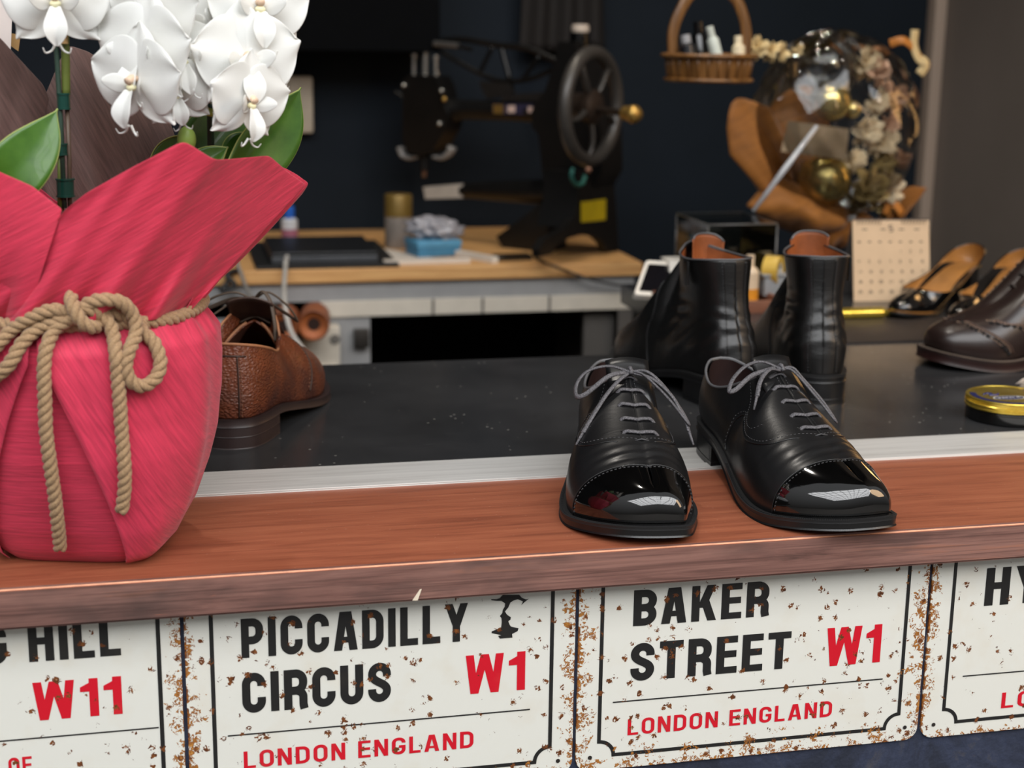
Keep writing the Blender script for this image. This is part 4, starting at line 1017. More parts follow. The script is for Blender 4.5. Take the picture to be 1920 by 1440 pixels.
# rope: belt, knot, bow
ROPE = NT('tan_cotton_rope'); v = ROPE.coord((1, 1, 1)); nz = ROPE.noise(v, 900, 3); n3 = ROPE.noise(v, 120, 2)
ROPE.set(col=ROPE.mix(ROPE.math('MULTIPLY', n3, .4), ROPE.ramp(nz, [(.3, (134, 104, 74)), (.7, (182, 150, 112))]), (172, 140, 104)), rough=.8, sheen=.2, norm=ROPE.bump(nz, .6, .0008)); ROPE = ROPE.m
RR = .0049
belt = [pnt(2 * PI * k / 72, .1855 + .0012 * math.sin(k * .4), .0052) for k in range(73)]
def rp(pts, off): return [body_front(x / 2.4, 500 + y / 2.4, off if not isinstance(off, list) else off[i]) for i, (x, y) in enumerate(pts)]
def rr(pts, off, n=10): return rope(cr(rp(pts, off), n), RR)
def over(pts, offs, n=10):
    return rope(cr([body_front(x / 2.4, 500 + y / 2.4, o) for (x, y), o in zip(pts, offs)], n), RR)
rp_root = obj('rope', rope(belt, RR), ROPE, root, angle=180)
obj('rope_bow', join(
    over([(330, 215), (400, 165), (470, 148), (545, 160), (600, 220), (612, 300), (585, 370), (566, 440), (585, 510), (640, 538), (700, 500), (722, 430), (695, 345), (650, 300), (615, 262), (560, 225), (470, 200), (380, 205)],
         [.012, .017, .02, .02, .018, .016, .014, .012, .011, .011, .011, .011, .010, .009, .0085, .009, .010, .010]),
    over([(300, 205), (235, 195), (150, 225), (60, 280), (-10, 350), (-70, 430), (-80, 500), (-30, 500), (40, 440), (100, 345), (170, 280), (250, 245), (320, 235)],
         [.012, .015, .016, .015, .013, .012, .011, .011, .012, .013, .014, .014, .012])), ROPE, rp_root, angle=180)
obj('rope_tail', over([(360, 225), (300, 245), (245, 285), (208, 370), (198, 460), (201, 580), (207, 740), (224, 880), (243, 1010), (258, 1140), (271, 1268)], [.011, .014, .014, .012, .010, .010, .010, .010, .010, .010, .010]), ROPE, rp_root, angle=180)
obj('rope_tail', over([(440, 220), (485, 245), (510, 310), (522, 400), (528, 480), (538, 600), (549, 760), (560, 900), (560, 1000), (548, 1100)], [.012, .014, .013, .011, .010, .010, .010, .010, .010, .010]), ROPE, rp_root, angle=180)
obj('rope_knot', join(over([(318, 130), (325, 165), (345, 215), (375, 255), (410, 272), (440, 268)], [.011, .017, .021, .021, .018, .011]),
                      over([(300, 250), (330, 215), (380, 190), (430, 200), (465, 235)], [.010, .015, .016, .015, .010])), ROPE, rp_root, angle=180)
# stakes, stem, clips
GREEN_STK = simple('dark_green_stake', (52, 74, 62), .45); STEM = simple('orchid_stem', (104, 116, 52), .45, var=.2); TAPE = simple('dark_green_tape', (18, 66, 56), .3, coat=.5); CUT = simple('cut_stem', (178, 142, 92), .7)
obj('support_stake', tube([at(98, -40, .085), at(106, 100, .085), at(114, 230, .084), at(121, 390, .083)], .0018, 10), GREEN_STK, root, angle=180)
obj('support_stake', tube([at(126, 200, .086), at(130, 300, .085), at(131, 390, .084)], .0016, 10), simple('brown_stake', (92, 74, 60), .5), root, angle=180)
st = obj('flower_stem', tube(cr([at(110, -60, .080), at(116, 20, .083), at(122, 75, .085), at(124, 180, .087)], 8), .0030, 12), STEM, root, angle=180)
obj('cut_stem_end', tube([at(120, 82, .080), at(119, 66, .080)], .0030, 12), CUT, st)
obj('flower_stem', tube([at(114, 270, .086), at(114, 395, .085)], .0024, 10), STEM, root, angle=180)
for (px, py, h, r) in ((119, 190, 30, .0045), (114, 280, 22, .0045), (122, 352, 34, .0062)):
    a = at(px, py - h / 2, .085); b = at(px + 1, py + h / 2, .085)
    obj('stem_clip', join(tube([a, b], r, 14), tube([a + Vector((0, 0, -.001)), a + Vector((0, 0, .0002))], r * 1.12, 14), tube([b, b + Vector((0, 0, .0012))], r * 1.1, 14)), TAPE, root, angle=40)
obj('support_stake', tube([at(398, 60, .10), at(394, 190, .10), at(396, 300, .10)], .0026, 10), GREEN_STK, root, angle=180)
obj('stem_clip', tube(cr([at(356, 200, .090), at(372, 196, .085), at(392, 202, .085), at(402, 190, .09)], 6), .0028, 8), TAPE, root, angle=180)
LIME = simple('lime_flower_stalk', (176, 186, 84), .45, var=.12)
obj('flower_stem', tube(cr([at(370, 190, .085), at(380, 203, .080), at(395, 211, .078), at(412, 210, .08)], 8), lambda t: lerp(.0026, .0032, t), 10), LIME, root, angle=180)
obj('flower_stem', tube(cr([at(352, 200, .085), at(336, 206, .080), at(339, 222, .079), at(346, 232, .08)], 8), .0026, 10), LIME, root, angle=180)
# leaves
LEAF = NT('orchid_leaf'); v = LEAF.coord(); nz = LEAF.noise(v, 60, 4); gm = LEAF.noise(LEAF.coord((300, 20, 20)), 1, 3)
LEAF.set(col=LEAF.mix(LEAF.math('MULTIPLY', gm, .3), LEAF.ramp(nz, [(.3, (50, 92, 22)), (.7, (78, 122, 38))]), (66, 108, 36)), rough=.38, spec=.5, coat=.2, norm=LEAF.bump(nz, .12)); LEAF = LEAF.m
RIB = simple('leaf_midrib', (132, 160, 92), .45); RIM = simple('leaf_rim', (164, 176, 96), .5)
def leaf(mids, width, nrm, fold=.25, parent=root, dark=False, tipk=1.6):
    C = resample(cr(mids, 10), 36); rows = []; N0 = Vector(nrm).normalized(); edgeL, edgeR, mid = [], [], []
    for i, c in enumerate(C):
        t = i / 35; a = C[max(0, i - 1)]; b = C[min(35, i + 1)]; tg = (b - a).normalized(); sd = tg.cross(N0).normalized(); nn = sd.cross(tg)
        w = width / 2 * (math.sin(PI * min(1, (t * .90 + .10)) ** 1.0) ** .72) * (1 if t < .97 else .6) * (1 - t ** 9)
        row = [c + sd * (w * k) + nn * (abs(k) ** 1.3 * w * fold) for k in np.linspace(-1, 1, 13)]
        rows.append(row); edgeL.append(row[0]); edgeR.append(row[-1]); mid.append(row[6] + nn * .0003)
    o = obj('leaf', grid(rows), LEAF, parent, angle=180, solid=.0012)
    obj('leaf_midrib', tube(mid[1:-1], .0007, 6), RIB, o, angle=180)
    obj('leaf_edge', join(tube(edgeL, .0006, 5), tube(edgeR, .0006, 5)), RIM, o, angle=180)
leaf([at(424, 350, .085), at(466, 300, .10), at(520, 238, .115), at(564, 164, .125)], .050, (.35, -.85, -.25), .28)
leaf([at(-50, 400, .05), at(20, 330, .045), at(72, 268, .05), at(108, 204, .058)], .040, (.25, -.9, .3), .18)
leaf([at(360, 330, .13), at(395, 285, .14), at(430, 240, .15), at(470, 190, .16)], .055, (.1, -1, .2), .2)
leaf([at(345, 320, .08), at(385, 304, .085), at(428, 276, .085)], .020, (0, -.9, .5), .3)
leaf([at(440, 330, .10), at(455, 290, .11), at(480, 250, .12)], .035, (.2, -1, .1), .2)
leaf([at(290, 330, .12), at(318, 290, .12), at(345, 250, .12)], .022, (-.3, -1, .1), .2)
obj('flower_bud', sphere(at(350, 262, .07), .0085, 18, 12, (.8, .8, 1.15)), simple('pale_green_bud', (150, 178, 84), .4), root, angle=180)
# flowers
PETAL = NT('white_petal'); v = PETAL.coord(); nz = PETAL.noise(v, 24, 3); PETAL.set(col=PETAL.ramp(nz, [(.3, (230, 231, 226)), (.7, (240, 240, 236))]), rough=.55, spec=.3, sub=.12, sheen=.2, norm=PETAL.bump(PETAL.noise(PETAL.coord(), 160, 3), .08))
PETAL.b.inputs['Subsurface Radius'].default_value = (.012, .012, .010); PETAL.b.inputs['Subsurface Scale'].default_value = .3; PETAL = PETAL.m
THROAT = simple('cream_throat', (238, 232, 190), .5, vscale=90); COLTIP = simple('peach_column', (236, 204, 176), .5)
def petal(L, W, shape, cup, seed, ang, lift=0.0, cols=15, rows=17):
    """petal lying along angle ang in the flower plane (local x, y), z towards the viewer"""
    rnd = random.Random(seed); ph = rnd.uniform(0, 6.28); R = []
    for i in range(rows):
        u = (1 - math.cos(PI * (i / (rows - 1)) * .94)) / (1 - math.cos(PI * .94)); w = W / 2 * shape(u); row = []
        for k in np.linspace(-1, 1, cols):
            e = math.sqrt(max(0, 1 - (k * .98) ** 2)); 
            x = L * u * (1 - .10 * k * k * u) ; y = w * k
            z = lift * u + cup * (u * u * 1.0 - .5 * u) * L + .05 * L * math.sin(5 * u + ph) * k * .4 - .10 * W * k * k * (1 - u) + .025 * L * math.sin(6 * k + ph) * u
            ca, sa = math.cos(ang), math.sin(ang)
            row.append((x * ca - y * sa, x * sa + y * ca, z))
        R.append(row)
    return grid(R)
fan = lambda u: max(.10, max(0, math.sin(PI * min(1, u ** .70))) ** .5) 
oval = lambda u: max(.10, max(0, math.sin(PI * u ** .9)) ** .55)
def flower(c, nrm, size=1.0, roll=0.0, seed=0, lipcol=None):
    up = Vector((math.sin(roll), 0, math.cos(roll))); z = Vector(nrm).normalized(); y = (up - z * up.dot(z)).normalized(); x = y.cross(z); M = Matrix.Identity(4)
    for i in range(3): M[i][0], M[i][1], M[i][2], M[i][3] = x[i] * size, y[i] * size, z[i] * size, c[i]
    d = math.radians
    sep = join(petal(.041, .032, oval, -.08, seed, d(90), -.004), petal(.041, .029, oval, -.10, seed + 1, d(226), -.004), petal(.041, .029, oval, -.10, seed + 2, d(314), -.004))
    pet = join(petal(.041, .055, fan, -.10, seed + 3, d(14), .003), petal(.041, .055, fan, -.10, seed + 4, d(166), .003))
    f = obj('flower', xf(join(sep, pet), M), PETAL, root, angle=180, solid=.0004, subsurf=1)
    # lip: two raised side lobes, a forward middle lobe with two tendrils
    lobes = []
    for sg in (1, -1):
        R = []
        for i in range(9):
            u = i / 8; w = .007 * math.sin(PI * (u * .85 + .1)) ** .8
            R.append([(sg * (.004 + .013 * u), -.004 + .004 * u + w * k, .004 + .014 * u - .3 * w * abs(k)) for k in np.linspace(-1, 1, 7)])
        lobes.append(grid(R))
    R = []
    for i in range(12):
        u = i / 11; w = .0085 * math.sin(PI * (u ** 1.3 * .78 + .16)) ** 1.1
        R.append([(w * k, -.006 - .027 * u, .006 + .010 * math.sin(PI * u * .8) + .003 * abs(k)) for k in np.linspace(-1, 1, 9)])
    lobes.append(grid(R))
    lip = obj('lip', xf(join(*lobes), M), PETAL, f, angle=180, solid=.0005, subsurf=1)
    tend = [tube(cr([(sg * .001, -.031, .009), (sg * .004, -.036, .009), (sg * .008, -.0375, .011), (sg * .0095, -.034, .013)], 6), lambda t: lerp(.0011, .0004, t), 6) for sg in (1, -1)]
    obj('lip_tendril', xf(join(*tend), M), PETAL, f, angle=180)
    obj('column', xf(join(tube(cr([(0, .001, .0), (0, .002, .005), (0, 0, .010)], 5), lambda t: lerp(.0022, .0030, t), 10)), M), COLTIP, f, angle=180)
    obj('throat', xf(sphere((0, -.0045, .006), .0036, 12, 8, (1.1, .8, .9)), M), THROAT, f, angle=180)
FL = [((289, 24), .075, (-.62, -.8, .05), 1.0, .05), ((268, 92), .058, (-.6, -.8, -.02), 1.04, .1), ((256, 150), .046, (-.62, -.78, -.10), .98, .12), ((345, 40), .085, (-.05, -1, .1), .9, 0), ((345, 108), .066, (-.1, -1, .05), .80, -.2),
      ((330, 170), .062, (.05, -1, -.1), .72, -.15), ((462, 108), .062, (.18, -.98, .05), 1.02, -.05), ((466, 186), .048, (.50, -.85, -.14), .86, .12), ((484, 8), .078, (.15, -.98, .12), 1.0, 0), ((420, 30), .088, (.05, -1, .1), .9, .1),
      ((430, 150), .075, (-.2, -1, -.05), .70, .2), ((104, -6), .070, (.0, -.97, -.05), 1.0, 0.0), ((395, 60), .09, (0, -1, 0), .8, 0), ((250, 40), .10, (-.6, -.8, .1), .8, .3), ((510, 110), .098, (.6, -.8, 0), .62, -.2)]
for i, ((px, py), Y, n_, sz, roll) in enumerate(FL): flower(at(px, py, Y), n_, sz, roll, 20 + 7 * i)
# name card on a stick and a dry tan leaf at the far left
obj('gift_card', xf(box(-.045, .045, -.0006, .0006, 0, .19), axis_mat(at(-102, 160, .150), (.10, 0, 1), (1, 0, 0))), simple('pinkish_white_card', (226, 214, 208), .6, var=.04), root)
obj('tan_tag', prism([at(18, 62, .16), at(38, 66, .162), at(34, 96, .162), at(20, 86, .16)], (0, .004, 0)), simple('tan_card', (188, 150, 96), .7), root)
obj('clear_stick_cap', tube([at(16, -4, .155), at(16, 36, .155)], .0022, 8), simple('pale_green_plastic', (150, 176, 150), .25, coat=.4), root)
# ================================================================== BACK OF THE SHOP
# polish tin and brush on the counter
c = atz(1893, 770, 0); TC = Vector((.850, .318, 0))
t_ = thing('polish_tin', 'round gold and black shoe polish tin at the right edge of the counter', 'tin', (TC.x, TC.y, .0))
GOLD = NT('gold_tin'); v = GOLD.coord(); GOLD.set(col=GOLD.ramp(GOLD.noise(v, 60), [(.3, (196, 164, 52)), (.7, (226, 200, 96))]), rough=.25, metal=.85); GOLD = GOLD.m
BLK_GLOSS = simple('black_gloss', (10, 10, 10), .15, coat=.5)
obj('tin_base', lathe([(.0, .0), (.0415, .0), (.043, .0015), (.043, .0105), (.0425, .011), (.0425, .0125), (.0432, .0132), (.0425, .014), (0, .014)], 72), BLK_GLOSS, t_, world=False, angle=30)
lid = obj('tin_lid', lathe([(.043, .0135), (.0440, .0142), (.0440, .0155), (.0430, .0162), (.0430, .0172), (.0440, .0180), (.0440, .0192), (.0430, .0200), (.0430, .0228), (.0436, .0238), (.0430, .0246), (.0415, .0248), (.041, .0242), (0, .0243)], 96), GOLD, t_, world=False, angle=30)
ribs = [box(-.0002, .0002, -.0435, -.0428, .0202, .0226) for _ in (0,)]
obj('knurling', join(*[xf(ribs[0], Matrix.Rotation(2 * PI * k / 150, 4, 'Z')) for k in range(150)]), GOLD, lid, world=False, smooth=False)
NAVY = simple('navy_print', (28, 36, 96), .25, coat=.6); WHT = simple('white_print', (226, 226, 220), .4)
def annulus(r0, r1, z, a0=0, a1=360, n=72, c=(0, 0), sq=1):
    return grid([[(c[0] + r * math.cos(math.radians(lerp(a0, a1, k / n))), c[1] + sq * r * math.sin(math.radians(lerp(a0, a1, k / n))), z) for k in range(n + 1)] for r in (r0, r1)])
obj('lid_print', join(annulus(.033, .0395, .02445, 150, 395), annulus(.0001, .0165, .0246, c=(-.006, -.011), sq=.42)), NAVY, lid, world=False)
oval_ = annulus(.0165, .0180, .0246, c=(-.006, -.011), sq=.44)
obj('lid_oval', oval_, WHT, lid, world=False)
# white capitals of the oval and a blue numeral mark, too small to read
tx = []
for k, ch in enumerate('SAPHIR'):
    q, a = glyph(ch, .6, .2, .24)
    for f in q: tx.append(([(-.0185 + k * .0043 + p[0] * .0048, -.0128 + p[1] * .0042, .02475 + .00001 * (k % 3)) for p in f], [(0, 1, 2, 3)]))
obj('lid_lettering', join(*tx), WHT, lid, world=False, smooth=False, merge=0)
obj('lid_mark', tube(cr([(-.026, .006, .0246), (-.020, .010, .0246), (-.016, .006, .0246), (-.021, .002, .0246), (-.012, .002, .0246), (-.008, .008, .0246)], 6), .0012, 6), NAVY, lid, world=False, angle=180)
# brush: only its pale bristle tip reaches into the frame
bp = atz(1924, 742, .012)
br = thing('shoe_brush', 'pale bristled shoe brush just entering at the right edge behind the tin', 'brush', (bp.x + .075, bp.y + .01, 0))
BRI = simple('pale_bristle', (226, 212, 198), .8); WOODL = simple('pale_wood_handle', (176, 128, 84), .5)
sh = []; rnd = random.Random(3)
for k in range(220):
    a = rnd.uniform(0, 2 * PI); r = .016 * math.sqrt(rnd.random()); y, z = r * math.cos(a), .018 + r * math.sin(a) * .9
    sh.append(tube([(-.038, y * .6, .018 + (z - .018) * .6), (-.060, y * .95, z), (-.0745 + rnd.uniform(0, .008) - .001, y * .8 + rnd.uniform(-.002, .002), .018 + (z - .018) * .8)], lambda t: lerp(.0007, .0003, t), 4, caps=False))
o = obj('bristle', join(*sh), BRI, br, world=False, angle=180); o['kind'] = 'stuff'
obj('handle', xf(lathe([(.0, -.04), (.011, -.038), (.0125, -.01), (.009, .03), (.0085, .09), (.011, .12), (0, .126)], 24), axis_mat((0, 0, .0178), (1, 0, 0))), WOODL, br, world=False)

# flat shoes with tan insoles
FLAT_TOP = [(0, (.006, 0, .086)), (.05, (.010, .013, .084)), (.12, (.026, .025, .077)), (.22, (.054, .030, .066)), (.31, (.082, .0315, .053)), (.40, (.112, .034, .044)), (.52, (.158, .038, .036)), (.62, (.188, .036, .034)), (.70, (.206, .026, .035)), (.77, (.216, .010, .037)), (.80, (.218, .001, .0375)),
            (.86, (.232, 0, .036)), (.92, (.246, 0, .033)), (1, (.262, 0, .028))]
BLK_PATENT = leather('black_patent', (14, 13, 13), .16, coat=.8, coatr=.08)
TAN_INS = leather('tan_insole', (150, 100, 44), .5, gs=.1, coat=.2)
def flat(label, px, py, rz, mirror):
    s = Shoe(FLAT_TOP, .80, [(0, .052), (.05, .049), (.08, .043), (.12, .028), (.16, .011), (.195, .0012), (.225, .0006), (.255, .003), (.29, .007)], .0045, [(0, .004), (.29, .005)], n=90, m=20, bulge=.003, mirror=mirror, sx=.84, sy=.62)
    toe = atz(px, py, 0); d = Vector((math.cos(rz), math.sin(rz), 0)); o = toe - d * .243
    r = thing('court_shoe', label, 'shoe', (o.x, o.y, .0018 if py > 604 else 0), rz, 'black court shoes with tan insoles')
    obj('upper', s.shell(), BLK_PATENT, r, world=False, angle=75, solid=-.0015)
    obj('insole', s.slab(lambda x: s.zs(x) + .0048, lambda x: s.zs(x) + .0075, -.0035), TAN_INS, r, world=False)['label'] = 'tan leather insole'
    obj('lining', s.shell(0, .80, .05, .97, -.0022, 60, 12), TAN_INS, r, world=False, angle=80)
    obj('outsole', s.slab(lambda x: s.zs(x), lambda x: s.zs(x) + .0046, 0), SOLE_BLK, r, world=False, angle=35)
    obj('heel', s.slab(lambda x: 0.0, lambda x: s.zs(x) + .0004, -.003, keep=lambda x: x < .05), SOLE_BLK, r, world=False, angle=30)
    return r
CS1 = flat('black court shoe with tan insole, nearer the calendar of the two', 1676, 600, math.radians(180 + 35), 1)
CS2 = flat('black court shoe with tan insole, nearer the dark brown brogue of the two', 1724, 610, math.radians(180 + 37), -1)
CS2.location = CS1.location + Vector((.052, -.060, 0))
# brass tube
a, b = atz(1574, 589, .008), atz(1672, 586, .008)
obj_ = obj('brass_rod', join(tube([a, a.lerp(b, .8)], .0085, 20), tube([a.lerp(b, .8), b], lambda t: lerp(.0085, .0025, t), 20)), GOLD, None, angle=40)
tag(obj_, 'short thick brass rod lying in front of the desk calendar', 'rod')
# desk calendar
Yc = 1.0
p0, p1 = atz(1601, 565, 0), atz(1744, 566, 0); p1 = at(1744, 566, p0.y - .012); wv = (p1 - p0); wv.z = 0; cw = wv.length; wd_ = wv.normalized(); cn = wd_.cross(Vector((0, 0, 1)))
hgt = at(1604, 414, p0.y + .025).z
M = axis_mat((p0.x, p0.y, 0), (0, 0, 1), wd_)
cal = thing('desk_calendar', 'cream spiral bound desk calendar open at month 5 beside the wall', 'calendar', (p0.x, p0.y, 0))
def cl(x, u, off=0.0): return M @ Vector((x, .028 * u - off, hgt * u))
CREAM = simple('cream_paper', (206, 176, 142), .7, var=.04); CREAM2 = simple('calendar_card', (84, 80, 78), .7); INK = simple('grey_ink', (96, 84, 76), .7)
obj('page', prism([cl(0, 0), cl(cw, 0), cl(cw, 1), cl(0, 1)], cn * -.0015), CREAM, cal, smooth=False)
obj('stand', prism([cl(0, 1, -.0015), cl(cw, 1, -.0015), M @ Vector((cw, .075, 0)), M @ Vector((0, .075, 0))], (0, 0, .0018)), CREAM2, cal, smooth=False)
rg = []
for k in range(22):
    x = cw * (.06 + .88 * k / 21)
    if .36 < k / 21 < .62: continue
    rg.append(tube([M @ Vector((x, .028 + .004 * math.cos(q), hgt + .004 * math.sin(q) - .001)) for q in np.linspace(0, 2 * PI, 12, endpoint=False)], .0006, 5, closed=True))
obj('spiral_binding', join(*rg), INK, cal, angle=180)
DIG = {'0': 'abcdef', '1': 'bc', '2': 'abged', '3': 'abgcd', '4': 'fgbc', '5': 'afgcd', '6': 'afgedc', '7': 'abc', '8': 'abcdefg', '9': 'abcfgd'}
SEG = {'a': ((0, 1), (1, 1)), 'b': ((1, 1), (1, .5)), 'c': ((1, .5), (1, 0)), 'd': ((0, 0), (1, 0)), 'e': ((0, 0), (0, .5)), 'f': ((0, .5), (0, 1)), 'g': ((0, .5), (1, .5))}
dg = []
def digit(ch, x, u, w, h, t):
    for sgm in DIG[ch]:
        (xa, ua), (xb, ub) = SEG[sgm]
        dg.append(xf_bar(cl(x + xa * w, u + ua * h, .0004), cl(x + xb * w, u + ub * h, .0004), t, .0003, cn))
digit('5', cw * .475, .865, cw * .045, .075, .0016)
for k in range(31):
    col, row = (k + 4) % 7, (k + 4) // 7
    x = cw * (.065 + .135 * col); u = .60 - .125 * row; st_ = str(k + 1)
    for i, ch in enumerate(st_): digit(ch, x + i * cw * .026, u, cw * .017, .034, .0007)
for k in range(7): dg.append(xf_bar(cl(cw * (.06 + .135 * k), .735, .0004), cl(cw * (.10 + .135 * k), .735, .0004), .0022, .0003, cn))
for x in (.12, .36, .60, .80): dg.append(xf_bar(cl(cw * x, .89, .0004), cl(cw * (x + .07), .89, .0004), .0016, .0003, cn))
obj('printed_dates', join(*dg), INK, cal, smooth=False)

# card reader on its stand
rc = atz(1225, 592, 0)
cr_ = thing('card_reader', 'white framed card reader tablet leaning beside the left boot', 'card reader', (.745, 1.075, 0))
WHITE_PL = simple('white_plastic', (222, 216, 206), .4, var=.03); SCR = simple('black_screen', (16, 16, 20), .12, coat=.5)
Y0, Y1 = 1.045, 1.10
fr_ = [at(1189, 552, Y0), at(1250, 556, Y0), at(1270, 492, Y1), at(1212, 488, Y1)]
ctr = sum(fr_, Vector()) / 4; nn = (fr_[1] - fr_[0]).cross(fr_[3] - fr_[0]).normalized()
def rounded(poly, k=.12, n=5):
    out = []
    for i in range(len(poly)):
        a, b, c_ = poly[i - 1], poly[i], poly[(i + 1) % len(poly)]; L_ = min((a - b).length, (c_ - b).length) * k
        p, q = b + (a - b).normalized() * L_, b + (c_ - b).normalized() * L_
        for j in range(n + 1):
            t = j / n; out.append(p * (1 - t) ** 2 + b * 2 * t * (1 - t) + q * t * t)
    return out
obj('frame', prism(rounded(fr_), nn * -.010), WHITE_PL, cr_, angle=30)
obj('screen', prism([ctr + (p - ctr) * .80 + nn * .0005 for p in rounded(fr_, .05)], nn * -.0008), SCR, cr_, angle=30)
obj('base', box(.722, .79, 1.05, 1.11, 0, .008, .002), WHITE_PL, cr_)
obj('neck', join(prism([(.735, 1.075, .008), (.79, 1.075, .008), (.79, 1.115, .008), (.735, 1.115, .008)], (0, .012, .045)), ), WHITE_PL, cr_)
bw = obj('wooden_tray', join(box(.690, .86, .93, 1.03, .0, .004, .001), box(.690, .86, .925, .931, 0, .018, .001), box(.690, .697, .93, 1.03, 0, .018, .001), box(.853, .86, .93, 1.03, 0, .018, .001)), simple('red_brown_tray', (120, 76, 56), .5), None)
tag(bw, 'red-brown tray lying behind the left boot below the card reader', 'tray')
# acrylic box
def glass(name, col=(235, 240, 240), rough=.03, mixf=.12):
    t = NT(name); tr = t.n('BsdfTransparent'); gl = t.n('BsdfGlossy'); gl.inputs['Roughness'].default_value = rough; tr.inputs[0].default_value = lin(col)
    fz = t.n('LayerWeight'); fz.inputs[0].default_value = .35; mx = t.n('MixShader'); t.l(t.math('ADD', t.math('MULTIPLY', fz.outputs['Fresnel'], .8), mixf), mx.inputs[0])
    t.l(tr.outputs[0], mx.inputs[1]); t.l(gl.outputs[0], mx.inputs[2]); t.l(mx.outputs[0], t.out.inputs[0]); t.t.nodes.remove(t.b); return t.m
ACR = glass('clear_acrylic', (215, 220, 216), .05, .04)
ax = thing('acrylic_box', 'clear acrylic display box behind the left boot', 'box', (.90, 1.06, 0))
bx = [at(1290, 420, 1.12), at(1412, 428, 1.06)]
zt = at(1290, 412, 1.10).z; xa = at(1290, 500, 1.10).x; xb = at(1415, 500, 1.10).x
for nm, b_ in (('panel', box(xa, xb, 1.02, 1.023, 0, zt)), ('panel', box(xa, xb, 1.157, 1.16, 0, zt)), ('panel', box(xa, xa + .003, 1.023, 1.157, 0, zt)), ('panel', box(xb - .003, xb, 1.023, 1.157, 0, zt)), ('panel', box(xa, xb, 1.02, 1.16, zt, zt + .003))):
    obj(nm, b_, ACR, ax, smooth=False)
EDGE = simple('acrylic_edge', (84, 82, 80), .3, coat=.4)
ed = [tube([(x, y, 0), (x, y, zt)], .0013, 6) for x in (xa, xb) for y in (1.02, 1.16)] + [tube([(xa, y, zt + .002), (xb, y, zt + .002)], .0013, 6) for y in (1.02, 1.16)] + [tube([(x, 1.02, zt + .002), (x, 1.16, zt + .002)], .0013, 6) for x in (xa, xb)]
obj('bright_edge', join(*ed), EDGE, ax, angle=180)
SKIN = simple('pinkish_block', (176, 140, 120), .6)
k0 = at(1312, 440, 1.09); tag(obj('paper_card', box(k0.x - .012, k0.x + .010, 1.088, 1.091, .0, k0.z + .012, .0008), SKIN, None), 'pinkish card standing inside the clear acrylic box', 'card')
k1 = at(1402, 540, .99)
bt = thing('polish_bottle', 'small bottle with white top and orange base between the two boots', 'bottle', (k1.x, .985, 0))
obj('bottle_body', lathe([(0, 0), (.012, 0), (.0135, .002), (.0135, .026), (.0135, .0265)], 28, (k1.x, .985, 0)), simple('orange_label', (214, 140, 40), .4), bt, angle=30)
obj('bottle_neck', lathe([(.0135, .0265), (.0135, .05), (.010, .056), (.006, .058), (.006, .075), (0, .075)], 28, (k1.x, .985, 0)), simple('pale_bottle', (214, 190, 160), .4), bt, angle=30)
# tape dispenser
k = at(1440, 548, 1.0)
td = thing('tape_dispenser', 'tape dispenser with a yellow tape roll between the boots', 'tape dispenser', (k.x, 1.0, 0))
zb_ = at(1440, 522, 1.0).z; CLR = simple('smoky_clear_plastic', (142, 144, 146), .25, coat=.4); 
x0_, x1_ = at(1424, 530, 1.0).x, at(1472, 530, 1.0).x
obj('stand', join(box(x0_ + .004, x1_ + .004, .985, 1.015, 0, .004, .001), box(x0_ + .012, x1_ - .006, .993, 1.007, .004, zb_ - .020)), simple('black_stand', (14, 14, 16), .4), td)
obj('body', join(box(x0_ + .002, x1_ - .002, .985, 1.015, zb_ - .024, zb_ + .006, .002), box(x0_ - .002, x1_, .982, 1.018, zb_ + .005, zb_ + .009, .001)), CLR, td)
cy = at(1450, 502, 1.0); obj('tape_roll', xf(lathe([(.011, -.011), (.021, -.011), (.021, .011), (.011, .011), (.011, -.011)], 40), axis_mat((cy.x, 1.0, cy.z - .003), (.75, -.65, 0))), simple('yellow_tape', (204, 168, 72), .35, coat=.3), td, angle=40)
obj('tape_core', xf(lathe([(.0085, -.0105), (.0108, -.0105), (.0108, .0105), (.0085, .0105), (.0085, -.0105)], 30), axis_mat((cy.x, 1.0, cy.z - .003), (.75, -.65, 0))), simple('white_core', (200, 196, 188), .5), td, angle=40)

# ------------------------------------------------------------------ workbench
ZB, YB = -.03, 1.60; bxr = atz(1205, 492, ZB).x
OAK = NT('oak_bench'); v = OAK.coord((2, 30, 30)); nz = OAK.noise(v, 3, 5, .6, .6); OAK.set(col=OAK.ramp(nz, [(.3, (188, 136, 82)), (.7, (222, 174, 114))]), rough=.5, norm=OAK.bump(nz, .1)); OAK = OAK.m
GREYP = simple('grey_white_panel', (150, 150, 150), .6, var=.05); CREAMP = simple('cream_panel', (206, 198, 184), .6, var=.05); DARKIN = simple('dark_recess', (10, 12, 18), .9); GREYD = simple('grey_side_panel', (88, 84, 80), .6, var=.06)
wb_ = thing('workbench', 'oak topped grey workbench carrying the sewing machine', 'workbench', (.3, 1.8, -.95))
obj('bench_top', join(box(-.9, bxr, YB, 2.14, ZB - .024, ZB, .002)), OAK, wb_, smooth=False)
zr0 = at(900, 556, YB + .02).z; zr1 = at(900, 585, YB + .02).z
obj('apron', box(-.88, bxr - .012, YB + .012, YB + .03, zr0, ZB - .024), GREYP, wb_, smooth=False)
xl_ = at(693, 620, YB + .02).x; xr_ = at(1092, 620, YB + .02).x; xr2 = at(1172, 620, YB + .02).x
obj('rail', box(xl_ - .09, bxr - .014, YB + .008, YB + .03, zr1, zr0, .001), CREAMP, wb_, smooth=False)
obj('rail_joint', join(*[box(at(x, 570, YB + .008).x - .0022, at(x, 570, YB + .008).x + .0022, YB + .0072, YB + .0085, zr1, zr0) for x in (812, 905, 1030)]), GREYD, wb_, smooth=False)
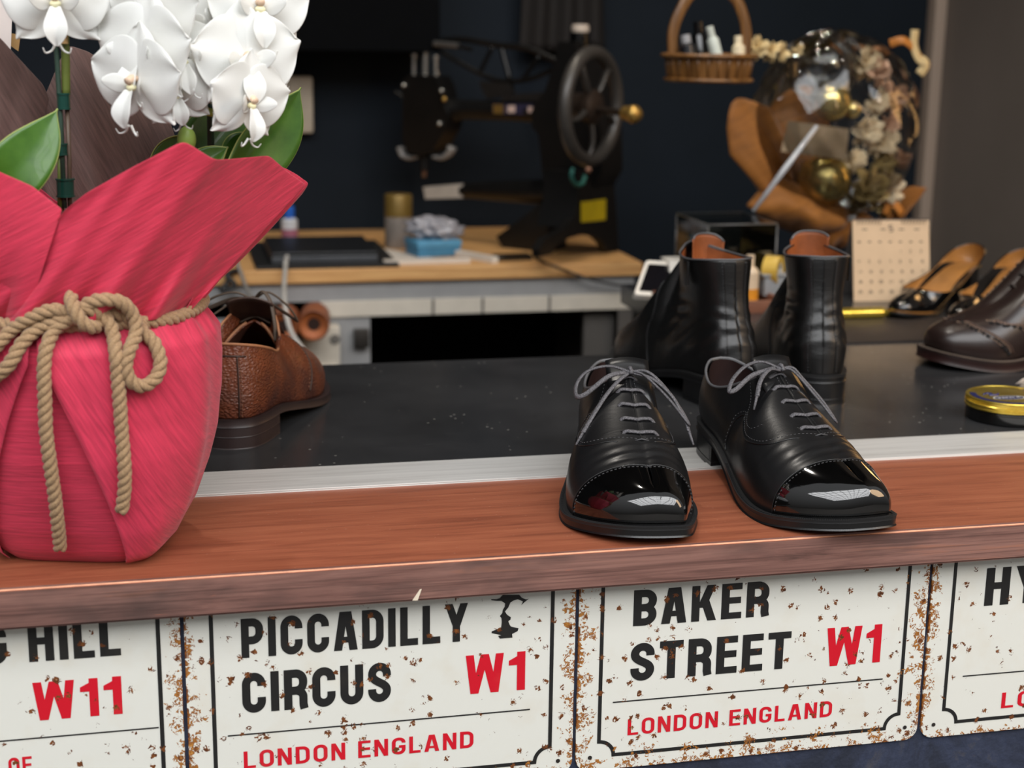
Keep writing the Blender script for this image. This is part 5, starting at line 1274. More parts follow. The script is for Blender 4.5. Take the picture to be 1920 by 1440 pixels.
obj('left_panel', box(-.88, xl_, YB + .014, YB + .03, -.95, zr1), GREYP, wb_, smooth=False)
obj('recess', join(box(xl_ - .02, xr2, 2.06, 2.10, -.95, zr1), box(xl_ - .02, xl_, YB + .03, 2.06, -.95, zr1), box(xl_, xr2, YB + .03, 2.06, -.95, -.93)), DARKIN, wb_, smooth=False)
obj('side_panel', join(box(xr2 - .018, xr2, YB + .01, 2.1, -.95, zr1), box(xr2 - .018, bxr - .014, YB + .012, YB + .03, -.95, zr1)), GREYD, wb_, smooth=False)
xq = at(1090, 640, 1.9).x
obj('divider', box(at(1092, 640, YB + .05).x, xr2 - .0185, YB + .04, YB + .055, -.95, zr1 - .004), GREYD, wb_, smooth=False)
# electrics, hinge and leather tubes in front of the left panel
px_ = at(600, 600, YB); so = thing('power_outlet_box', 'white power outlet box on the bench panel beside the leather tubes', 'outlet box', (at(590, 660, YB).x, YB, -.2))
ob = lambda x0, y0, x1, y1, d0, d1: box(at(x0, y1, YB).x, at(x1, y1, YB).x, YB - d1, YB + .0135 - d0, at(x0, y1, YB).z, at(x0, y0, YB).z, .002)
obj('housing', ob(536, 612, 636, 700, 0, .02), CREAMP, so)
obj('socket', xf(lathe([(.0, .0), (.008, .0), (.009, .0015)], 20), axis_mat(at(628, 636, YB - .021), (0, -1, 0))), simple('grey_socket', (120, 116, 110), .5), so)
obj('cover', ob(560, 682, 632, 720, 0, .026), WHITE_PL, so)
hg = obj('steel_hinge', ob(664, 618, 692, 652, 0, .004), simple('dark_steel', (70, 66, 62), .4, .6), None); tag(hg, 'small dark steel hinge at the left of the black recess', 'hinge')
LT = leather('tan_leather_roll', (134, 72, 36), .55, gs=.2); LTD = simple('roll_hollow', (40, 20, 12), .9)
for (px, py, r, lab) in ((588, 610, .0265, 'rolled tan leather tube, right of the two under the bench'), (530, 614, .0265, 'rolled tan leather tube, left of the two behind the white cable')):
    c0 = at(px, py, YB - .115); M = axis_mat(c0, (-.12, -1, .05))
    t_ = thing('leather_tube', lab, 'leather roll', c0, 0, 'leather tubes under the bench')
    obj('outer_layer', xf(lathe([(r * .93, -.11), (r, -.11), (r, 0), (r * .93, .0008), (r * .90, -.0005), (r * .88, -.11)], 36), M), LT, t_, angle=40)
    obj('inner_roll', xf(lathe([(r * .42, -.10), (r * .42, -.012), (r * .5, -.010), (r * .88, -.006), (r * .9, -.10)], 36), M), leather('roll_face', (158, 88, 44), .6), t_, angle=40)
    obj('hollow', xf(lathe([(0, -.03), (r * .42, -.03), (r * .42, -.0125)], 24), M), LTD, t_)
wc = simple('white_cable', (176, 172, 166), .45); bc = simple('black_cable', (16, 16, 17), .5)
tag(obj('charging_cable', tube(cr([at(538, 480, 1.60), at(535, 500, 1.585), at(533, 560, 1.45), at(545, 620, 1.40), at(575, 665, 1.38), at(600, 705, 1.36)], 10), .0042, 10), wc, None, angle=180), 'thick white cable hanging down from the laptop', 'cable')
tag(obj('grey_cable', tube(cr([at(440, 480, 1.59), at(462, 540, 1.58), at(485, 590, 1.58), at(497, 640, 1.57)], 8), .0034, 8), simple('grey_cord', (130, 126, 120), .5), None, angle=180), 'grey cord slanting down in front of the bench beside the red paper', 'cable')
tag(obj('black_cable', tube(cr([atz(1002, 482, ZB + .004), atz(1035, 498, ZB + .004), at(1062, 508, 1.588), at(1110, 525, 1.582), at(1170, 537, 1.585), at(1205, 545, 1.60)], 8), .0026, 8), bc, None, angle=180), 'thin dark cord trailing from the sewing machine over the bench edge', 'cable')
tag(obj('bundled_cable', join(tube(cr([at(405, 500, 1.62), at(430, 520, 1.59), at(415, 545, 1.58), at(440, 535, 1.58), at(425, 515, 1.585), at(450, 505, 1.60)], 8), .0045, 8), ), bc, None, angle=180), 'bundled black cord at the bench edge behind the red paper', 'cable')
# laptop and mat
lp_ = thing('laptop', 'closed black laptop lying on a black mat on the bench', 'laptop', (at(600, 480, 1.75).x, 1.72, ZB))
xL, xR = at(508, 482, 1.66).x, at(706, 482, 1.66).x
obj('mat', box(xL - .03, xR + .035, 1.61, 1.93, ZB, ZB + .006, .002), simple('black_mat', (14, 14, 15), .6), lp_, smooth=False)
obj('base', box(xL, xR, 1.64, 1.86, ZB + .006, ZB + .018, .002), simple('laptop_grey', (74, 76, 80), .4, .3), lp_, smooth=False)
obj('lid', box(xL, xR, 1.642, 1.86, ZB + .0185, ZB + .025, .002), simple('laptop_black', (22, 23, 26), .4), lp_, smooth=False)
# glue bottle
gb = at(543, 440, 1.98); t_ = thing('glue_bottle', 'small white bottle with a blue cap behind the laptop', 'bottle', (gb.x, 1.98, ZB))
zc = at(543, 412, 1.98).z; zt_ = at(543, 386, 1.98).z
obj('body', lathe([(0, ZB), (.015, ZB), (.016, ZB + .003), (.016, zc), (.010, zc + .004), (0, zc + .004)], 28, (gb.x, 1.98, 0)), simple('white_bottle', (206, 208, 212), .4), t_)
obj('label', lathe([(.0164, zc - .045), (.0164, zc - .018)], 28, (gb.x, 1.98, 0)), simple('red_blue_label', (150, 90, 110), .5), t_)
obj('cap', lathe([(.0105, zc + .003), (.011, zt_ - .002), (.009, zt_), (0, zt_)], 24, (gb.x, 1.98, 0)), simple('blue_cap', (36, 96, 190), .35), t_)
# spray can with gold cap, cup
sc_ = at(747, 450, 1.86); zt_ = at(747, 364, 1.86).z; zm = at(747, 405, 1.86).z
t_ = thing('paint_can', 'tall can with a gold lid and grey body left of the sewing machine', 'can', (sc_.x, 1.86, ZB))
obj('can_body', lathe([(0, ZB), (.0255, ZB), (.0265, ZB + .002), (.0265, zm), (0, zm)], 36, (sc_.x, 1.86, 0)), simple('grey_beige_can', (138, 128, 120), .5, var=.2), t_)
obj('can_lid', lathe([(.027, zm), (.027, zt_ - .003), (.0255, zt_), (0, zt_)], 36, (sc_.x, 1.86, 0)), simple('brass_lid', (132, 106, 52), .4, .4), t_)
# blue box with a crumpled plastic bag
bx0, bx1 = at(772, 470, 1.74).x, at(856, 470, 1.74).x; zt_ = at(800, 452, 1.72).z
t_ = thing('blue_box', 'small blue box under a crumpled plastic bag on the bench', 'box', ((bx0 + bx1) / 2, 1.75, ZB))
obj('body', xf(box(-(bx1 - bx0) / 2, (bx1 - bx0) / 2, -.035, .035, 0, zt_ - ZB - .004, .003), Matrix.Translation(((bx0 + bx1) / 2, 1.755, ZB)) @ Matrix.Rotation(.2, 4, 'Z')), simple('blue_card', (62, 124, 160), .5), t_)
obj('lid', xf(box(-(bx1 - bx0) / 2 - .002, (bx1 - bx0) / 2 + .002, -.037, .037, zt_ - ZB - .012, zt_ - ZB, .003), Matrix.Translation(((bx0 + bx1) / 2, 1.755, ZB)) @ Matrix.Rotation(.2, 4, 'Z')), simple('blue_lid', (84, 148, 184), .5), t_)
rnd = random.Random(5); rows = []
bc0 = at(815, 432, 1.76)
for i in range(22):
    th = PI * i / 21; row = []
    for k in range(34):
        a = 2 * PI * k / 34; r = 1 + .28 * math.sin(5 * a + 3 * th) * math.sin(4 * th + a) + .16 * math.sin(9 * a - 6 * th) + .12 * rnd.uniform(-1, 1) * math.sin(th)
        row.append((bc0.x + .048 * r * math.sin(th) * math.cos(a) + .008 * math.cos(th), bc0.y + .03 * r * math.sin(th) * math.sin(a), max(zt_ + .0005, zt_ + .016 + .020 * r * math.cos(th) - .010 * math.cos(a) * math.sin(th))))
    rows.append(row)
tag(obj('plastic_bag', grid(rows, False, True), simple('crumpled_clear_plastic', (150, 148, 154), .25, coat=.5, var=.2, vscale=60), None, angle=180), 'crumpled translucent plastic bag lying on the blue box', 'bag')
# papers and small clutter along the edge
pp = simple('white_paper', (206, 196, 184), .6, var=.05)
def slip(name, lab, cat, px, py, w, d, rot, h, m):
    c_ = atz(px, py, ZB); return tag(obj(name, xf(box(-w / 2, w / 2, -d / 2, d / 2, 0, h, min(.001, h / 3)), Matrix.Translation((c_.x, c_.y, ZB)) @ Matrix.Rotation(rot, 4, 'Z')), m, None, smooth=False), lab, cat)
slip('paper_sheet', 'white paper sheet beside the laptop, in front of the tall can', 'paper', 735, 480, .09, .16, .5, .0012, pp)
slip('paper_strip', 'long white paper strip along the bench edge under the blue box', 'paper', 800, 494, .16, .022, .03, .008, pp)
slip('marker_pen', 'thick white marker lying right of the blue box', 'pen', 893, 487, .014, .11, .5, .012, simple('white_marker', (216, 210, 200), .4))
slip('pliers_case', 'flat black tool case lying between the marker and the machine', 'tool', 960, 487, .07, .03, .1, .010, BLK_GLOSS)

# ------------------------------------------------------------------ sewing machine
IRON = NT('black_japanned_iron'); v = IRON.coord(); IRON.set(col=IRON.ramp(IRON.noise(v, 30), [(.3, (9, 9, 9)), (.7, (16, 14, 13))]), rough=.38, spec=.45, coat=.15, coatr=.3); IRON = IRON.m
CHR = simple('worn_chrome', (190, 186, 178), .25, .85); BRASS = simple('polished_brass', (206, 164, 88), .3, .8)
MB_ = atz(1090, 474, ZB); AX = Vector((-.7071, .7071, 0)); FX = Vector((.7071, .7071, 0))
def mp(px, py, off=0.0):
    p = atplane(px, py, MB_ + FX * -off, FX); p.z = max(p.z, ZB + .0008); return p
MBOFF = 0        # on the plane of the arm; off moves towards the viewer
def ep_(px, py, off=0.0): return atplane(px, py, MB_ - AX * off, AX)        # on the end face under the wheel; off towards the viewer
sm = thing('sewing_machine', 'old black cast-iron leather sewing machine with a big hand wheel', 'sewing machine', MB_)
ft = [(1086, 322), (1150, 322), (1156, 400), (1160, 466), (1160, 475), (1137, 477), (1131, 462), (1120, 451), (1104, 446), (1086, 447), (1068, 452), (1052, 460), (1040, 470), (1036, 482), (1012, 488), (1011, 474), (1022, 454), (1040, 440), (1060, 428), (1076, 410), (1083, 380)]
poly = [ep_(x, y, .045) for x, y in ft]; zmin = min(p.z for p in poly)
poly = [Vector((p.x, p.y, ZB + .0008 + (p.z - zmin))) if p.z < ZB + .05 else p for p in poly]
up_ = [ep_(x, y, .045) for x, y in ((1086, 322), (1150, 322), (1156, 400), (1158, 428), (1072, 428), (1076, 410), (1083, 380))]
obj('pedestal', join(prism(poly, AX * .016), prism([p + AX * .0155 for p in up_], AX * .06)), IRON, sm, angle=35)
def blk(pts, w): return prism([p - FX * -w / 2 for p in pts], FX * -w)
col = [(1060, 372), (1042, 366), (1036, 300), (1030, 250), (1018, 236), (1020, 196), (1040, 176), (1060, 120), (1068, 78), (1098, 78), (1110, 130), (1130, 180), (1146, 240), (1148, 320), (1120, 372)]
obj('column', blk([mp(x, y) for x, y in col], .085), IRON, sm, angle=35)
rear = [(1046, 476), (960, 470), (948, 440), (990, 410), (1040, 370)]
obj('base_casting', blk([mp(x, y) for x, y in rear], .07), IRON, sm, angle=35)
# upper arm tapering to the head
def mtube(pts, rad, seg=18): return tube(cr(pts, 8), rad, seg)
arm = [mp(1040, 214), mp(1000, 208), mp(940, 207), mp(880, 206), mp(838, 206)]
obj('arm', tube(cr(arm, 8), lambda t: interp([(0, .040), (.15, .024), (.45, .0195), (.8, .020), (1, .026)], t), 22), IRON, sm, angle=60)
def yl(p, d): return p - FX * d
lab = [mp(924, 195, .0200), mp(1010, 195, .0215), mp(1010, 214, .0215), mp(924, 214, .0200)]
decal = obj('maker_decal', prism(lab, FX * -.0006), simple('dark_decal', (52, 48, 70), .3, coat=.4), sm, smooth=False); decal['label'] = 'small dark decal with gold and pale marks'
obj('decal_mark', join(prism([mp(925, 196, .0225), mp(944, 196, .0225), mp(944, 213, .0225), mp(925, 213, .0225)], FX * -.0004)), BRASS, decal, smooth=False)
obj('decal_mark', join(prism([mp(952, 198, .0225), mp(966, 198, .0225), mp(966, 211, .0225), mp(952, 211, .0225)], FX * -.0004), prism([mp(990, 200, .0225), mp(1006, 200, .0225), mp(1006, 211, .0225), mp(990, 211, .0225)], FX * -.0004)), simple('pale_pink_mark', (216, 186, 172), .4), decal, smooth=False)
obj('thread_tray', blk([mp(945, 190), mp(950, 178), mp(1028, 172), mp(1030, 188)], .03), simple('dull_iron', (44, 40, 38), .35, .3), sm, angle=35)
hd = [(770, 150), (782, 140), (828, 142), (838, 160), (846, 196), (856, 215), (850, 240), (834, 268), (820, 284), (800, 290), (780, 286), (769, 262)]
obj('head', blk([mp(x, y) for x, y in hd], .055), IRON, sm, angle=35)
for (x0, y0, x1, y1, r, m, nm) in ((796, 290, 795, 318, .010, IRON, 'needle_bar'), (796, 316, 795, 332, .0045, simple('brass_tip', (120, 84, 60), .4, .5), 'needle'), (797, 142, 798, 78, .0060, CHR, 'presser_rod'), (776, 142, 776, 106, .0045, CHR, 'tension_post'), (817, 142, 817, 110, .0045, CHR, 'tension_post')):
    obj(nm, tube([mp(x0, y0), mp(x1, y1)], r, 12), m, sm, angle=60)
for x, y, r in ((776, 105, .0085), (817, 108, .0065), (818, 138, .006), (798, 80, .010)):
    obj('thumb_nut', xf(lathe([(0, -.004), (r, -.004), (r * 1.05, 0), (r, .004), (0, .004)], 16), axis_mat(mp(x, y), (0, 0, 1))), CHR, sm)
obj('rod_cap', tube([mp(800, 62), mp(801, 46)], .0075, 12), IRON, sm)
for x, y in ((828, 170), (833, 186), (824, 232), (757, 160)): obj('screw', sphere(mp(x, y, .030), .0050, 12, 8), CHR if x != 833 else BRASS, sm, angle=180)
obj('thread_guide', tube(cr([mp(742, 172, .01), mp(755, 180, .02), mp(764, 200, .024), mp(770, 150, .024)], 6), .0030, 8), CHR, sm, angle=180)
for pts in ([(784, 294), (768, 296), (756, 290), (752, 276)], [(812, 294), (828, 296), (842, 288), (848, 276)]):
    obj('wing_lever', tube(cr([mp(x, y, .012) for x, y in pts], 6), lambda t: lerp(.0045, .0125, t), 12, flat=.7), simple('grey_white_lever', (150, 146, 142), .35, .2), sm, angle=180)
# lever truss above the arm
tr = []
for pts, r in (([(826, 76), (870, 74), (930, 84), (985, 90), (1030, 108), (1060, 124)], .0062), ([(826, 96), (870, 122), (910, 142), (945, 152), (985, 150), (1020, 138), (1050, 122)], .0052), ([(924, 86), (900, 136)], .0046), ([(940, 88), (956, 150)], .0058), ([(1012, 104), (978, 152)], .0050)):
    tr.append(tube(cr([mp(x, y) for x, y in pts], 8), r, 10))
obj('lever_truss', join(*tr), IRON, sm, angle=180)
obj('lever_rod', tube([mp(815, 82, .012), mp(860, 86, .012)], .0062, 14), simple('steel_rod', (120, 118, 116), .3, .7), sm, angle=60)
obj('lever_rod', tube([mp(858, 86, .012), mp(884, 93, .012)], .0040, 12), IRON, sm, angle=60)
obj('bracket', blk([mp(903, 152), mp(958, 156), mp(962, 176), mp(918, 186), mp(908, 168)], .02), simple('dull_iron', (40, 37, 35), .4, .3), sm, angle=35)
# lower arm
la = obj('cylinder_arm', tube(cr([mp(1040, 360), mp(960, 358), mp(900, 357), mp(868, 357)], 6), lambda t: lerp(.026, .0155, min(1, t * 1.2)), 18), IRON, sm, angle=60)
obj('arm_tip', blk([mp(873, 344), mp(873, 370), mp(804, 372), mp(800, 350)], .026), simple('pale_steel_tip', (206, 198, 186), .35, .25), sm, angle=35)
# spool of thread on the top
obj('spool', lathe([(0, 0), (.019, 0), (.021, .004), (.019, .062), (0, .062)], 28, mp(1086, 124)), BLK_GLOSS, sm, angle=40)
obj('spool_top', lathe([(.016, 0), (.017, .006), (.015, .014), (0, .014)], 24, mp(1088, 60)), simple('white_spool_top', (206, 190, 174), .6), sm, angle=40)
# hand wheel
wc_ = ep_(1109, 200, .12); RWH = .103
Mw = axis_mat(wc_, -AX, (0, 0, 1)); ring_ = [Mw @ Vector((RWH * .90 * math.cos(q), RWH * .90 * math.sin(q), 0)) for q in np.linspace(0, 2 * PI, 72, endpoint=False)]
RIMM = simple('worn_wheel_rim', (66, 62, 58), .4, .25, coat=.3, coatr=.3)
obj('wheel_rim', tube(ring_, .0125, 16, closed=True), RIMM, sm, angle=180)
for k in range(5):
    q = 2 * PI * k / 5 + .5; pts = [Mw @ Vector((rr_ * math.cos(q + off), rr_ * math.sin(q + off), z)) for rr_, off, z in ((.02, 0, .0), (.045, .12, .004), (.07, .10, .004), (RWH * .88, 0, 0))]
    obj('wheel_spoke', tube(cr(pts, 6), .0062, 10, flat=.7), RIMM, sm, angle=180)
obj('wheel_hub', xf(lathe([(0, -.05), (.022, -.05), (.024, -.01), (.030, -.006), (.030, .008), (.024, .012), (.012, .016), (0, .016)], 30), Mw), simple('dark_bronze_hub', (54, 42, 34), .4, .3), sm, angle=40)
h0 = wc_ - AX * .010 + Vector((0, 0, -.004)); h1 = atplane(1172, 212, wc_ - AX * .10, AX)
obj('crank_handle', tube([h0, h0.lerp(h1, .6), h1], .0060, 12), simple('crank_steel', (60, 50, 42), .35, .5), sm, angle=60)
kd = (h1 - h0).normalized(); kb = obj('crank_knob', xf(lathe([(0, -.003), (.010, -.003), (.0125, .004), (.010, .010), (.0085, .014), (.014, .022), (.0155, .032), (.012, .041), (.006, .044), (0, .044)], 24), axis_mat(h1, kd)), BRASS, sm, angle=60)
kb['label'] = 'brass crank knob'
st_ = [ep_(1089, 379, .0465), ep_(1136, 373, .0465), ep_(1135, 412, .0465), ep_(1090, 417, .0465)]
yst = obj('warning_sticker', prism(st_, -AX * .0006), simple('yellow_sticker', (206, 180, 20), .6), sm, smooth=False); yst['label'] = 'yellow rectangular sticker'
obj('teal_hook', tube(cr([ep_(1074, 316, .06), ep_(1072, 332, .06), ep_(1080, 346, .06), ep_(1092, 344, .06), ep_(1097, 330, .06)], 8), .0040, 10), simple('teal_plastic', (48, 116, 106), .5), sm, angle=180)
obj('screw', sphere(ep_(1103, 318, .06), .0058, 12, 8), simple('pinkish_brass', (196, 150, 128), .4, .4), sm, angle=180)

# ------------------------------------------------------------------ wall things
wp = [at(x, y, 2.146) for x, y in ((527, 142), (584, 142), (588, 248), (530, 248))]
ic = thing('wall_intercom', 'beige wall unit on the navy wall behind the orchid leaf', 'wall unit', (wp[0].x, 2.15, wp[2].z))
obj('housing', box(wp[0].x, wp[1].x, 2.118, 2.1495, wp[2].z, wp[0].z, .006), simple('beige_plastic', (176, 164, 146), .5), ic)
obj('front_cover', box(wp[0].x + .012, wp[1].x - .03, 2.113, 2.119, wp[2].z + .01, wp[0].z - .012, .003), simple('beige_cover', (168, 156, 138), .5), ic)
p0, p1 = at(430, 92, 2.10), at(806, 92, 2.10)
tag(obj('wall_cabinet', box(p0.x, p1.x, 1.98, 2.149, p0.z, p0.z + .5, .003), simple('black_cabinet', (5, 6, 8), .8, spec=.08), None, smooth=False), 'black wall cabinet above the laptop side of the bench', 'cabinet')
# dark brown cloth hanging behind the machine
rows = []
for i in range(16):
    u = i / 15; row = []
    for k in range(40):
        t = k / 39; pxl = lerp(lerp(985, 975, u), lerp(1126, 1135, u), t); p = at(pxl, lerp(-140, 96, u), 2.10); row.append(p + Vector((0, .012 * math.sin(t * 19 + u) - .010, 0)))
    rows.append(row)
tag(obj('hanging_apron', grid(rows), simple('dark_brown_cloth', (22, 17, 15), .8, bump=.3, bscale=500), None, angle=180, solid=.002), 'dark brown cloth apron hanging on the wall behind the machine', 'apron')

# ------------------------------------------------------------------ hanging basket
YK = 1.12; cL, cR = at(1248, 118, YK), at(1410, 118, YK); bk = (cL + cR) / 2; rb_ = (cR - cL).length / 2; zb_ = at(1330, 156, YK - .06).z; zr_ = at(1330, 100, YK).z
bs = thing('hanging_basket', 'small brown wooden basket hanging by its hoop handle', 'basket', (bk.x, YK, zb_))
CANE = NT('brown_wood_splint'); v = CANE.coord((40, 40, 3)); nz = CANE.noise(v, 2, 3); CANE.set(col=CANE.ramp(nz, [(.3, (84, 54, 24)), (.7, (140, 96, 48))]), rough=.4, coat=.25); CANE = CANE.m
hgt_ = zr_ - zb_
obj('basket_wall', lathe([(0, .003), (rb_ * .84, .003), (rb_ * .86, 0), (rb_ * .88, .003), (rb_ * .97, hgt_), (rb_ * .94, hgt_), (rb_ * .85, .006), (0, .006)], 48, (bk.x, YK, zb_)), CANE, bs, angle=40)
stv = []
for k in range(26):
    q = 2 * PI * k / 26; stv.append(tube([(bk.x + rb_ * r_ * math.cos(q), YK + rb_ * r_ * math.sin(q), zb_ + z_) for r_, z_ in ((.885, .004), (.965, hgt_ * .95))], .0020, 6))
obj('stave', join(*stv), CANE, bs, angle=180)
for z_, r_ in ((hgt_ * .92, .985), (hgt_ * .08, .90)): obj('hoop', tube([(bk.x + rb_ * r_ * math.cos(q), YK + rb_ * r_ * math.sin(q), zb_ + z_) for q in np.linspace(0, 2 * PI, 60, endpoint=False)], .0062, 10, closed=True, flat=.6, up=(0, 0, 1)), CANE, bs, angle=180)
hp = [at(1262, 104, YK), at(1262, 60, YK), at(1276, 20, YK), at(1300, -14, YK), at(1340, -24, YK), at(1376, -6, YK), at(1394, 30, YK), at(1400, 70, YK), at(1398, 104, YK)]
obj('handle', tube(cr(hp, 8), .0085, 12, flat=.5, up=(0, 1, 0)), CANE, bs, angle=180)
obj('cord', tube([at(1338, -22, YK), at(1338, -22, YK) + Vector((0, 0, 1.9))], .0022, 8), simple('hanging_cord', (120, 96, 70), .7), bs, angle=180)
def bottle_in(lab, cat, name, a, b, r, m, cap=None):
    a, b = Vector(a), Vector(b); t = thing(name, lab, cat, a)
    L_ = (b - a).length; Mx = axis_mat(a, b - a)
    obj('body', xf(lathe([(0, 0), (r, 0), (r, L_ * .72), (r * .55, L_ * .8), (r * .5, L_ * .8)], 20), Mx), m, t, angle=40)
    obj('cap', xf(lathe([(r * .62, L_ * .78), (r * .62, L_), (0, L_)], 18), Mx), cap or m, t, angle=40)
zi = zb_ + .012
bottle_in('dark bottle at the left in the hanging basket', 'bottle', 'polish_bottle', (bk.x - .035, YK - .02, zi), at(1285, 66, YK - .01), .012, simple('dark_glass', (26, 26, 30), .2, coat=.4), simple('grey_cap', (150, 150, 152), .4))
bottle_in('tilted pale green and white tube in the hanging basket', 'tube', 'cream_tube', (bk.x + .02, YK + .0, zi), at(1330, 50, YK), .009, simple('pale_tube', (198, 204, 194), .4))
bottle_in('black bottle standing in the middle of the hanging basket', 'bottle', 'polish_bottle', (bk.x - .005, YK + .02, zi), at(1308, 40, YK + .02), .011, BLK_GLOSS)
bottle_in('cream tube at the right in the hanging basket', 'tube', 'cream_tube', (bk.x + .045, YK - .01, zi), at(1384, 68, YK), .010, simple('ivory_tube', (222, 206, 172), .4))

# ------------------------------------------------------------------ balloon bouquet
YQ = 1.30; bc_ = at(1556, 242, YQ); RB = (at(1690, 242, YQ) - at(1420, 242, YQ)).length / 2
bq = thing('balloon_bouquet', 'clear balloon bouquet with gold balls and dried flowers on the side counter', 'bouquet', (bc_.x, YQ, 0))
FILM = glass('clear_balloon_film', (246, 246, 244), .04, .02)
GOLDB = NT('gold_balloon'); GOLDB.set(col=(206, 186, 120), rough=.18, metal=.85)
GOLDB = GOLDB.m
KRAFT = crepe('ochre_wrapping_paper', (146, 92, 36), (0, .4, 0), scale=(20, 20, 160), dark=.7); CRM = simple('cream_dried_flower', (226, 208, 176), .8, var=.12, vscale=80); PINKB = simple('dusty_pink_petal', (206, 168, 142), .7, var=.1); MOSS = simple('pale_gold_dried_grass', (188, 166, 112), .8, var=.2, vscale=120)
# creased cellophane bag round the balloon
rows = []
for i in range(40):
    th = PI * (i + .5) / 40; row = []
    for k in range(64):
        a = 2 * PI * k / 64; r = RB * 1.12 * (1 + .05 * math.sin(3 * a + 2 * th) + .025 * math.sin(9 * a + 5 * th) + .018 * math.sin(17 * a - 8 * th))
        row.append((bc_.x + r * math.sin(th) * math.cos(a), YQ + r * .8 * math.sin(th) * math.sin(a), bc_.z + r * 1.06 * math.cos(th)))
    rows.append(row)
obj('cellophane', grid(rows, False, True), FILM, bq, angle=180)
obj('clear_balloon', sphere(at(1542, 130, YQ), (at(1604, 130, YQ) - at(1480, 130, YQ)).length / 2, 40, 24), FILM, bq, angle=180)
for px, py, r in ((1556, 190, 36), (1545, 338, 46), (1597, 205, 16)):
    c_ = at(px, py, YQ - .03); obj('gold_ball', sphere(c_, (at(px + r, py, YQ - .03) - c_).length, 32, 20), GOLDB, bq, angle=180)
def wsheet(pts_b, pts_t, name='wrapping_sheet', m=KRAFT, seed=1, bulge=.03):
    return obj(name, grid(sheet(pts_b, pts_t, rows=16, cols=26, bulge=bulge, fold=.006, waves=2, seed=seed)), m, bq, angle=180, solid=.0006)
wsheet([at(1440, 390, YQ - .01), at(1480, 360, YQ), at(1500, 330, YQ + .02)], [at(1368, 290, YQ - .05), at(1366, 230, YQ - .05), at(1382, 185, YQ - .03), at(1440, 200, YQ)], seed=2)
wsheet([at(1470, 380, YQ + .03), at(1510, 350, YQ + .04), at(1540, 330, YQ + .05)], [at(1420, 250, YQ + .04), at(1450, 190, YQ + .05), at(1500, 160, YQ + .05), at(1550, 175, YQ + .05)], seed=4)
wsheet([at(1420, 408, YQ - .02), at(1500, 440, YQ - .02), at(1560, 440, YQ - .02)], [at(1400, 385, YQ - .04), at(1450, 330, YQ - .03), at(1520, 360, YQ - .02), at(1590, 390, YQ - .03)], seed=6, bulge=.05)
wsheet([at(1500, 450, YQ), at(1560, 470, YQ), at(1600, 450, YQ)], [at(1470, 380, YQ + .02), at(1540, 390, YQ - .02), at(1620, 400, YQ), at(1640, 420, YQ)], seed=9)
wsheet([at(1640, 420, YQ), at(1680, 410, YQ)], [at(1660, 370, YQ), at(1700, 350, YQ - .01), at(1738, 352, YQ)], seed=3, bulge=.01)
obj('stand', lathe([(0, 0), (.055, 0), (.058, .004), (.03, .02), (.012, .05), (.010, at(1545, 420, YQ).z), (0, at(1545, 420, YQ).z)], 30, (at(1545, 440, YQ).x, YQ, 0)), simple('brown_stand', (72, 46, 26), .5), bq, angle=40)
cd_ = [at(1478, 226, YQ - .07), at(1592, 242, YQ - .065), at(1586, 300, YQ - .075), at(1464, 284, YQ - .08)]
obj('message_card', prism(cd_, (0, .001, 0)), simple('beige_card', (138, 118, 92), .6), bq, smooth=False)
sk0, sk1 = at(1412, 396, YQ - .16), at(1532, 236, YQ - .16)
obj('clear_stick', tube([sk0, sk0.lerp(sk1, .5), sk1], lambda t: interp([(0, .003), (.3, .0055), (.75, .0045), (1, .0035)], t), 10), simple('stick_silver_highlight', (176, 178, 182), .12, coat=1), bq, angle=180)  # silvery colour stands in for the highlight along the plastic stick
rnd = random.Random(11)
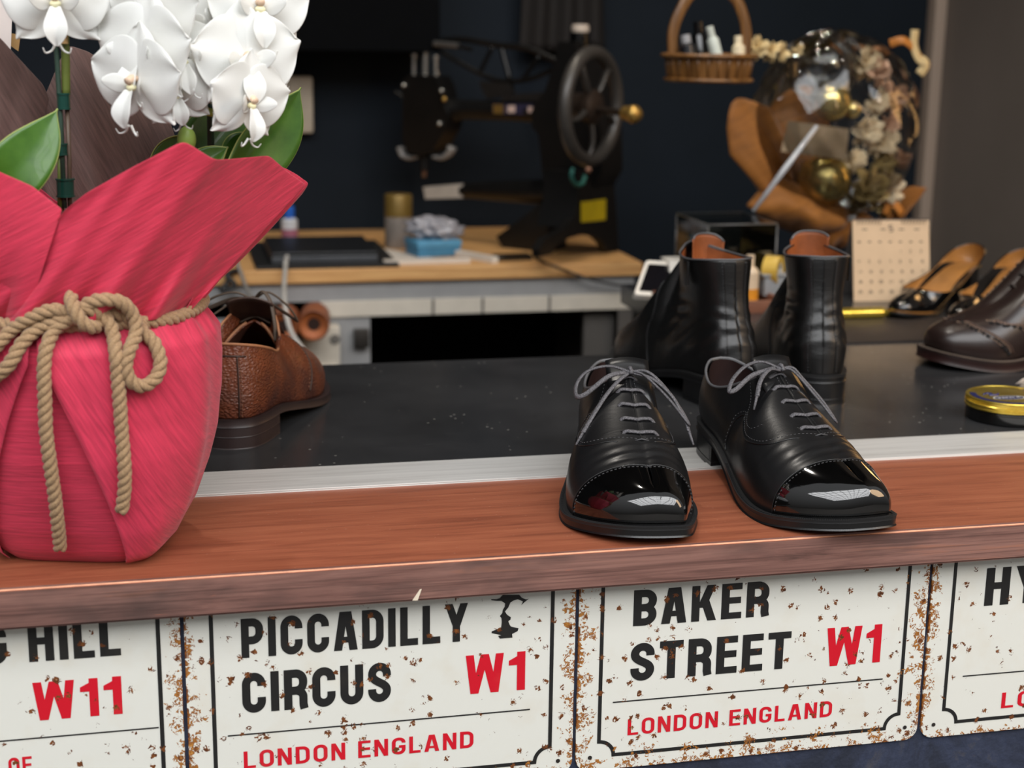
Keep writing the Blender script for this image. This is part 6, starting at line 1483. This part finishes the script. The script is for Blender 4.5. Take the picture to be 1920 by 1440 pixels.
def ruffle(c, r, m, n=7, name='dried_flower'):
    sh = []
    for k in range(n * 3):
        a = rnd.uniform(0, 2 * PI); el = rnd.uniform(-.5, 1.2); d = Vector((math.cos(a) * math.cos(el), -abs(math.sin(el)) - .2, math.sin(a) * math.cos(el))).normalized()
        q = d.orthogonal().normalized(); s2 = d.cross(q); R = []
        for i in range(5):
            u = i / 4; w = r * .42 * math.sin(PI * (u * .8 + .12)); R.append([c + d * (r * u) + q * (w * kk) + s2 * (.25 * r * u * u + .12 * w * math.cos(3 * kk)) for kk in np.linspace(-1, 1, 5)])
        sh.append(grid(R))
    return obj(name, join(*sh), m, bq, angle=180, solid=.0004)
for px, py, r, m in ((1622, 120, 30, CRM), (1642, 135, 26, PINKB), (1672, 180, 30, PINKB), (1640, 190, 26, CRM), (1620, 240, 34, CRM), (1650, 262, 34, CRM), (1664, 230, 24, PINKB), (1648, 300, 32, MOSS), (1625, 352, 40, MOSS), (1660, 352, 34, CRM), (1600, 375, 30, MOSS), (1690, 295, 18, PINKB), (1600, 300, 24, CRM), (1658, 385, 26, MOSS)):
    c_ = at(px, py, YQ - .02 + rnd.uniform(-.02, .03)); ruffle(c_, (at(px + r, py, c_.y) - c_).length, m)
YEL = simple('ivory_ribbon', (214, 190, 140), .5); ORG = simple('orange_ribbon', (190, 120, 50), .5)
def ribbon(pts, w, m, name='ribbon'): return obj(name, tube(cr(pts, 8), w, 8, flat=.15, up=(.3, -1, .2)), m, bq, angle=180)
for px, py, r in ((1420, 90, 22), (1444, 96, 20), (1466, 98, 18), (1492, 92, 14)): ruffle(at(px, py, YQ - .05), (at(px + r, py, YQ - .05) - at(px, py, YQ - .05)).length, YEL, 5, 'ribbon_ruffle')
ribbon([at(1716, 56, YQ), at(1714, 84, YQ), at(1722, 108, YQ), at(1736, 120, YQ), at(1724, 140, YQ)], .009, YEL)
ribbon([at(1668, 82, YQ), at(1694, 76, YQ - .01), at(1714, 92, YQ), at(1730, 118, YQ)], .007, ORG)
ribbon([at(1660, 402, YQ - .02), at(1672, 380, YQ - .02), at(1690, 400, YQ - .02), at(1676, 408, YQ)], .008, ORG)
ribbon([at(1600, 84, YQ), at(1630, 94, YQ), at(1655, 92, YQ), at(1664, 104, YQ)], .006, simple('bronze_ribbon', (150, 104, 66), .3, .4))
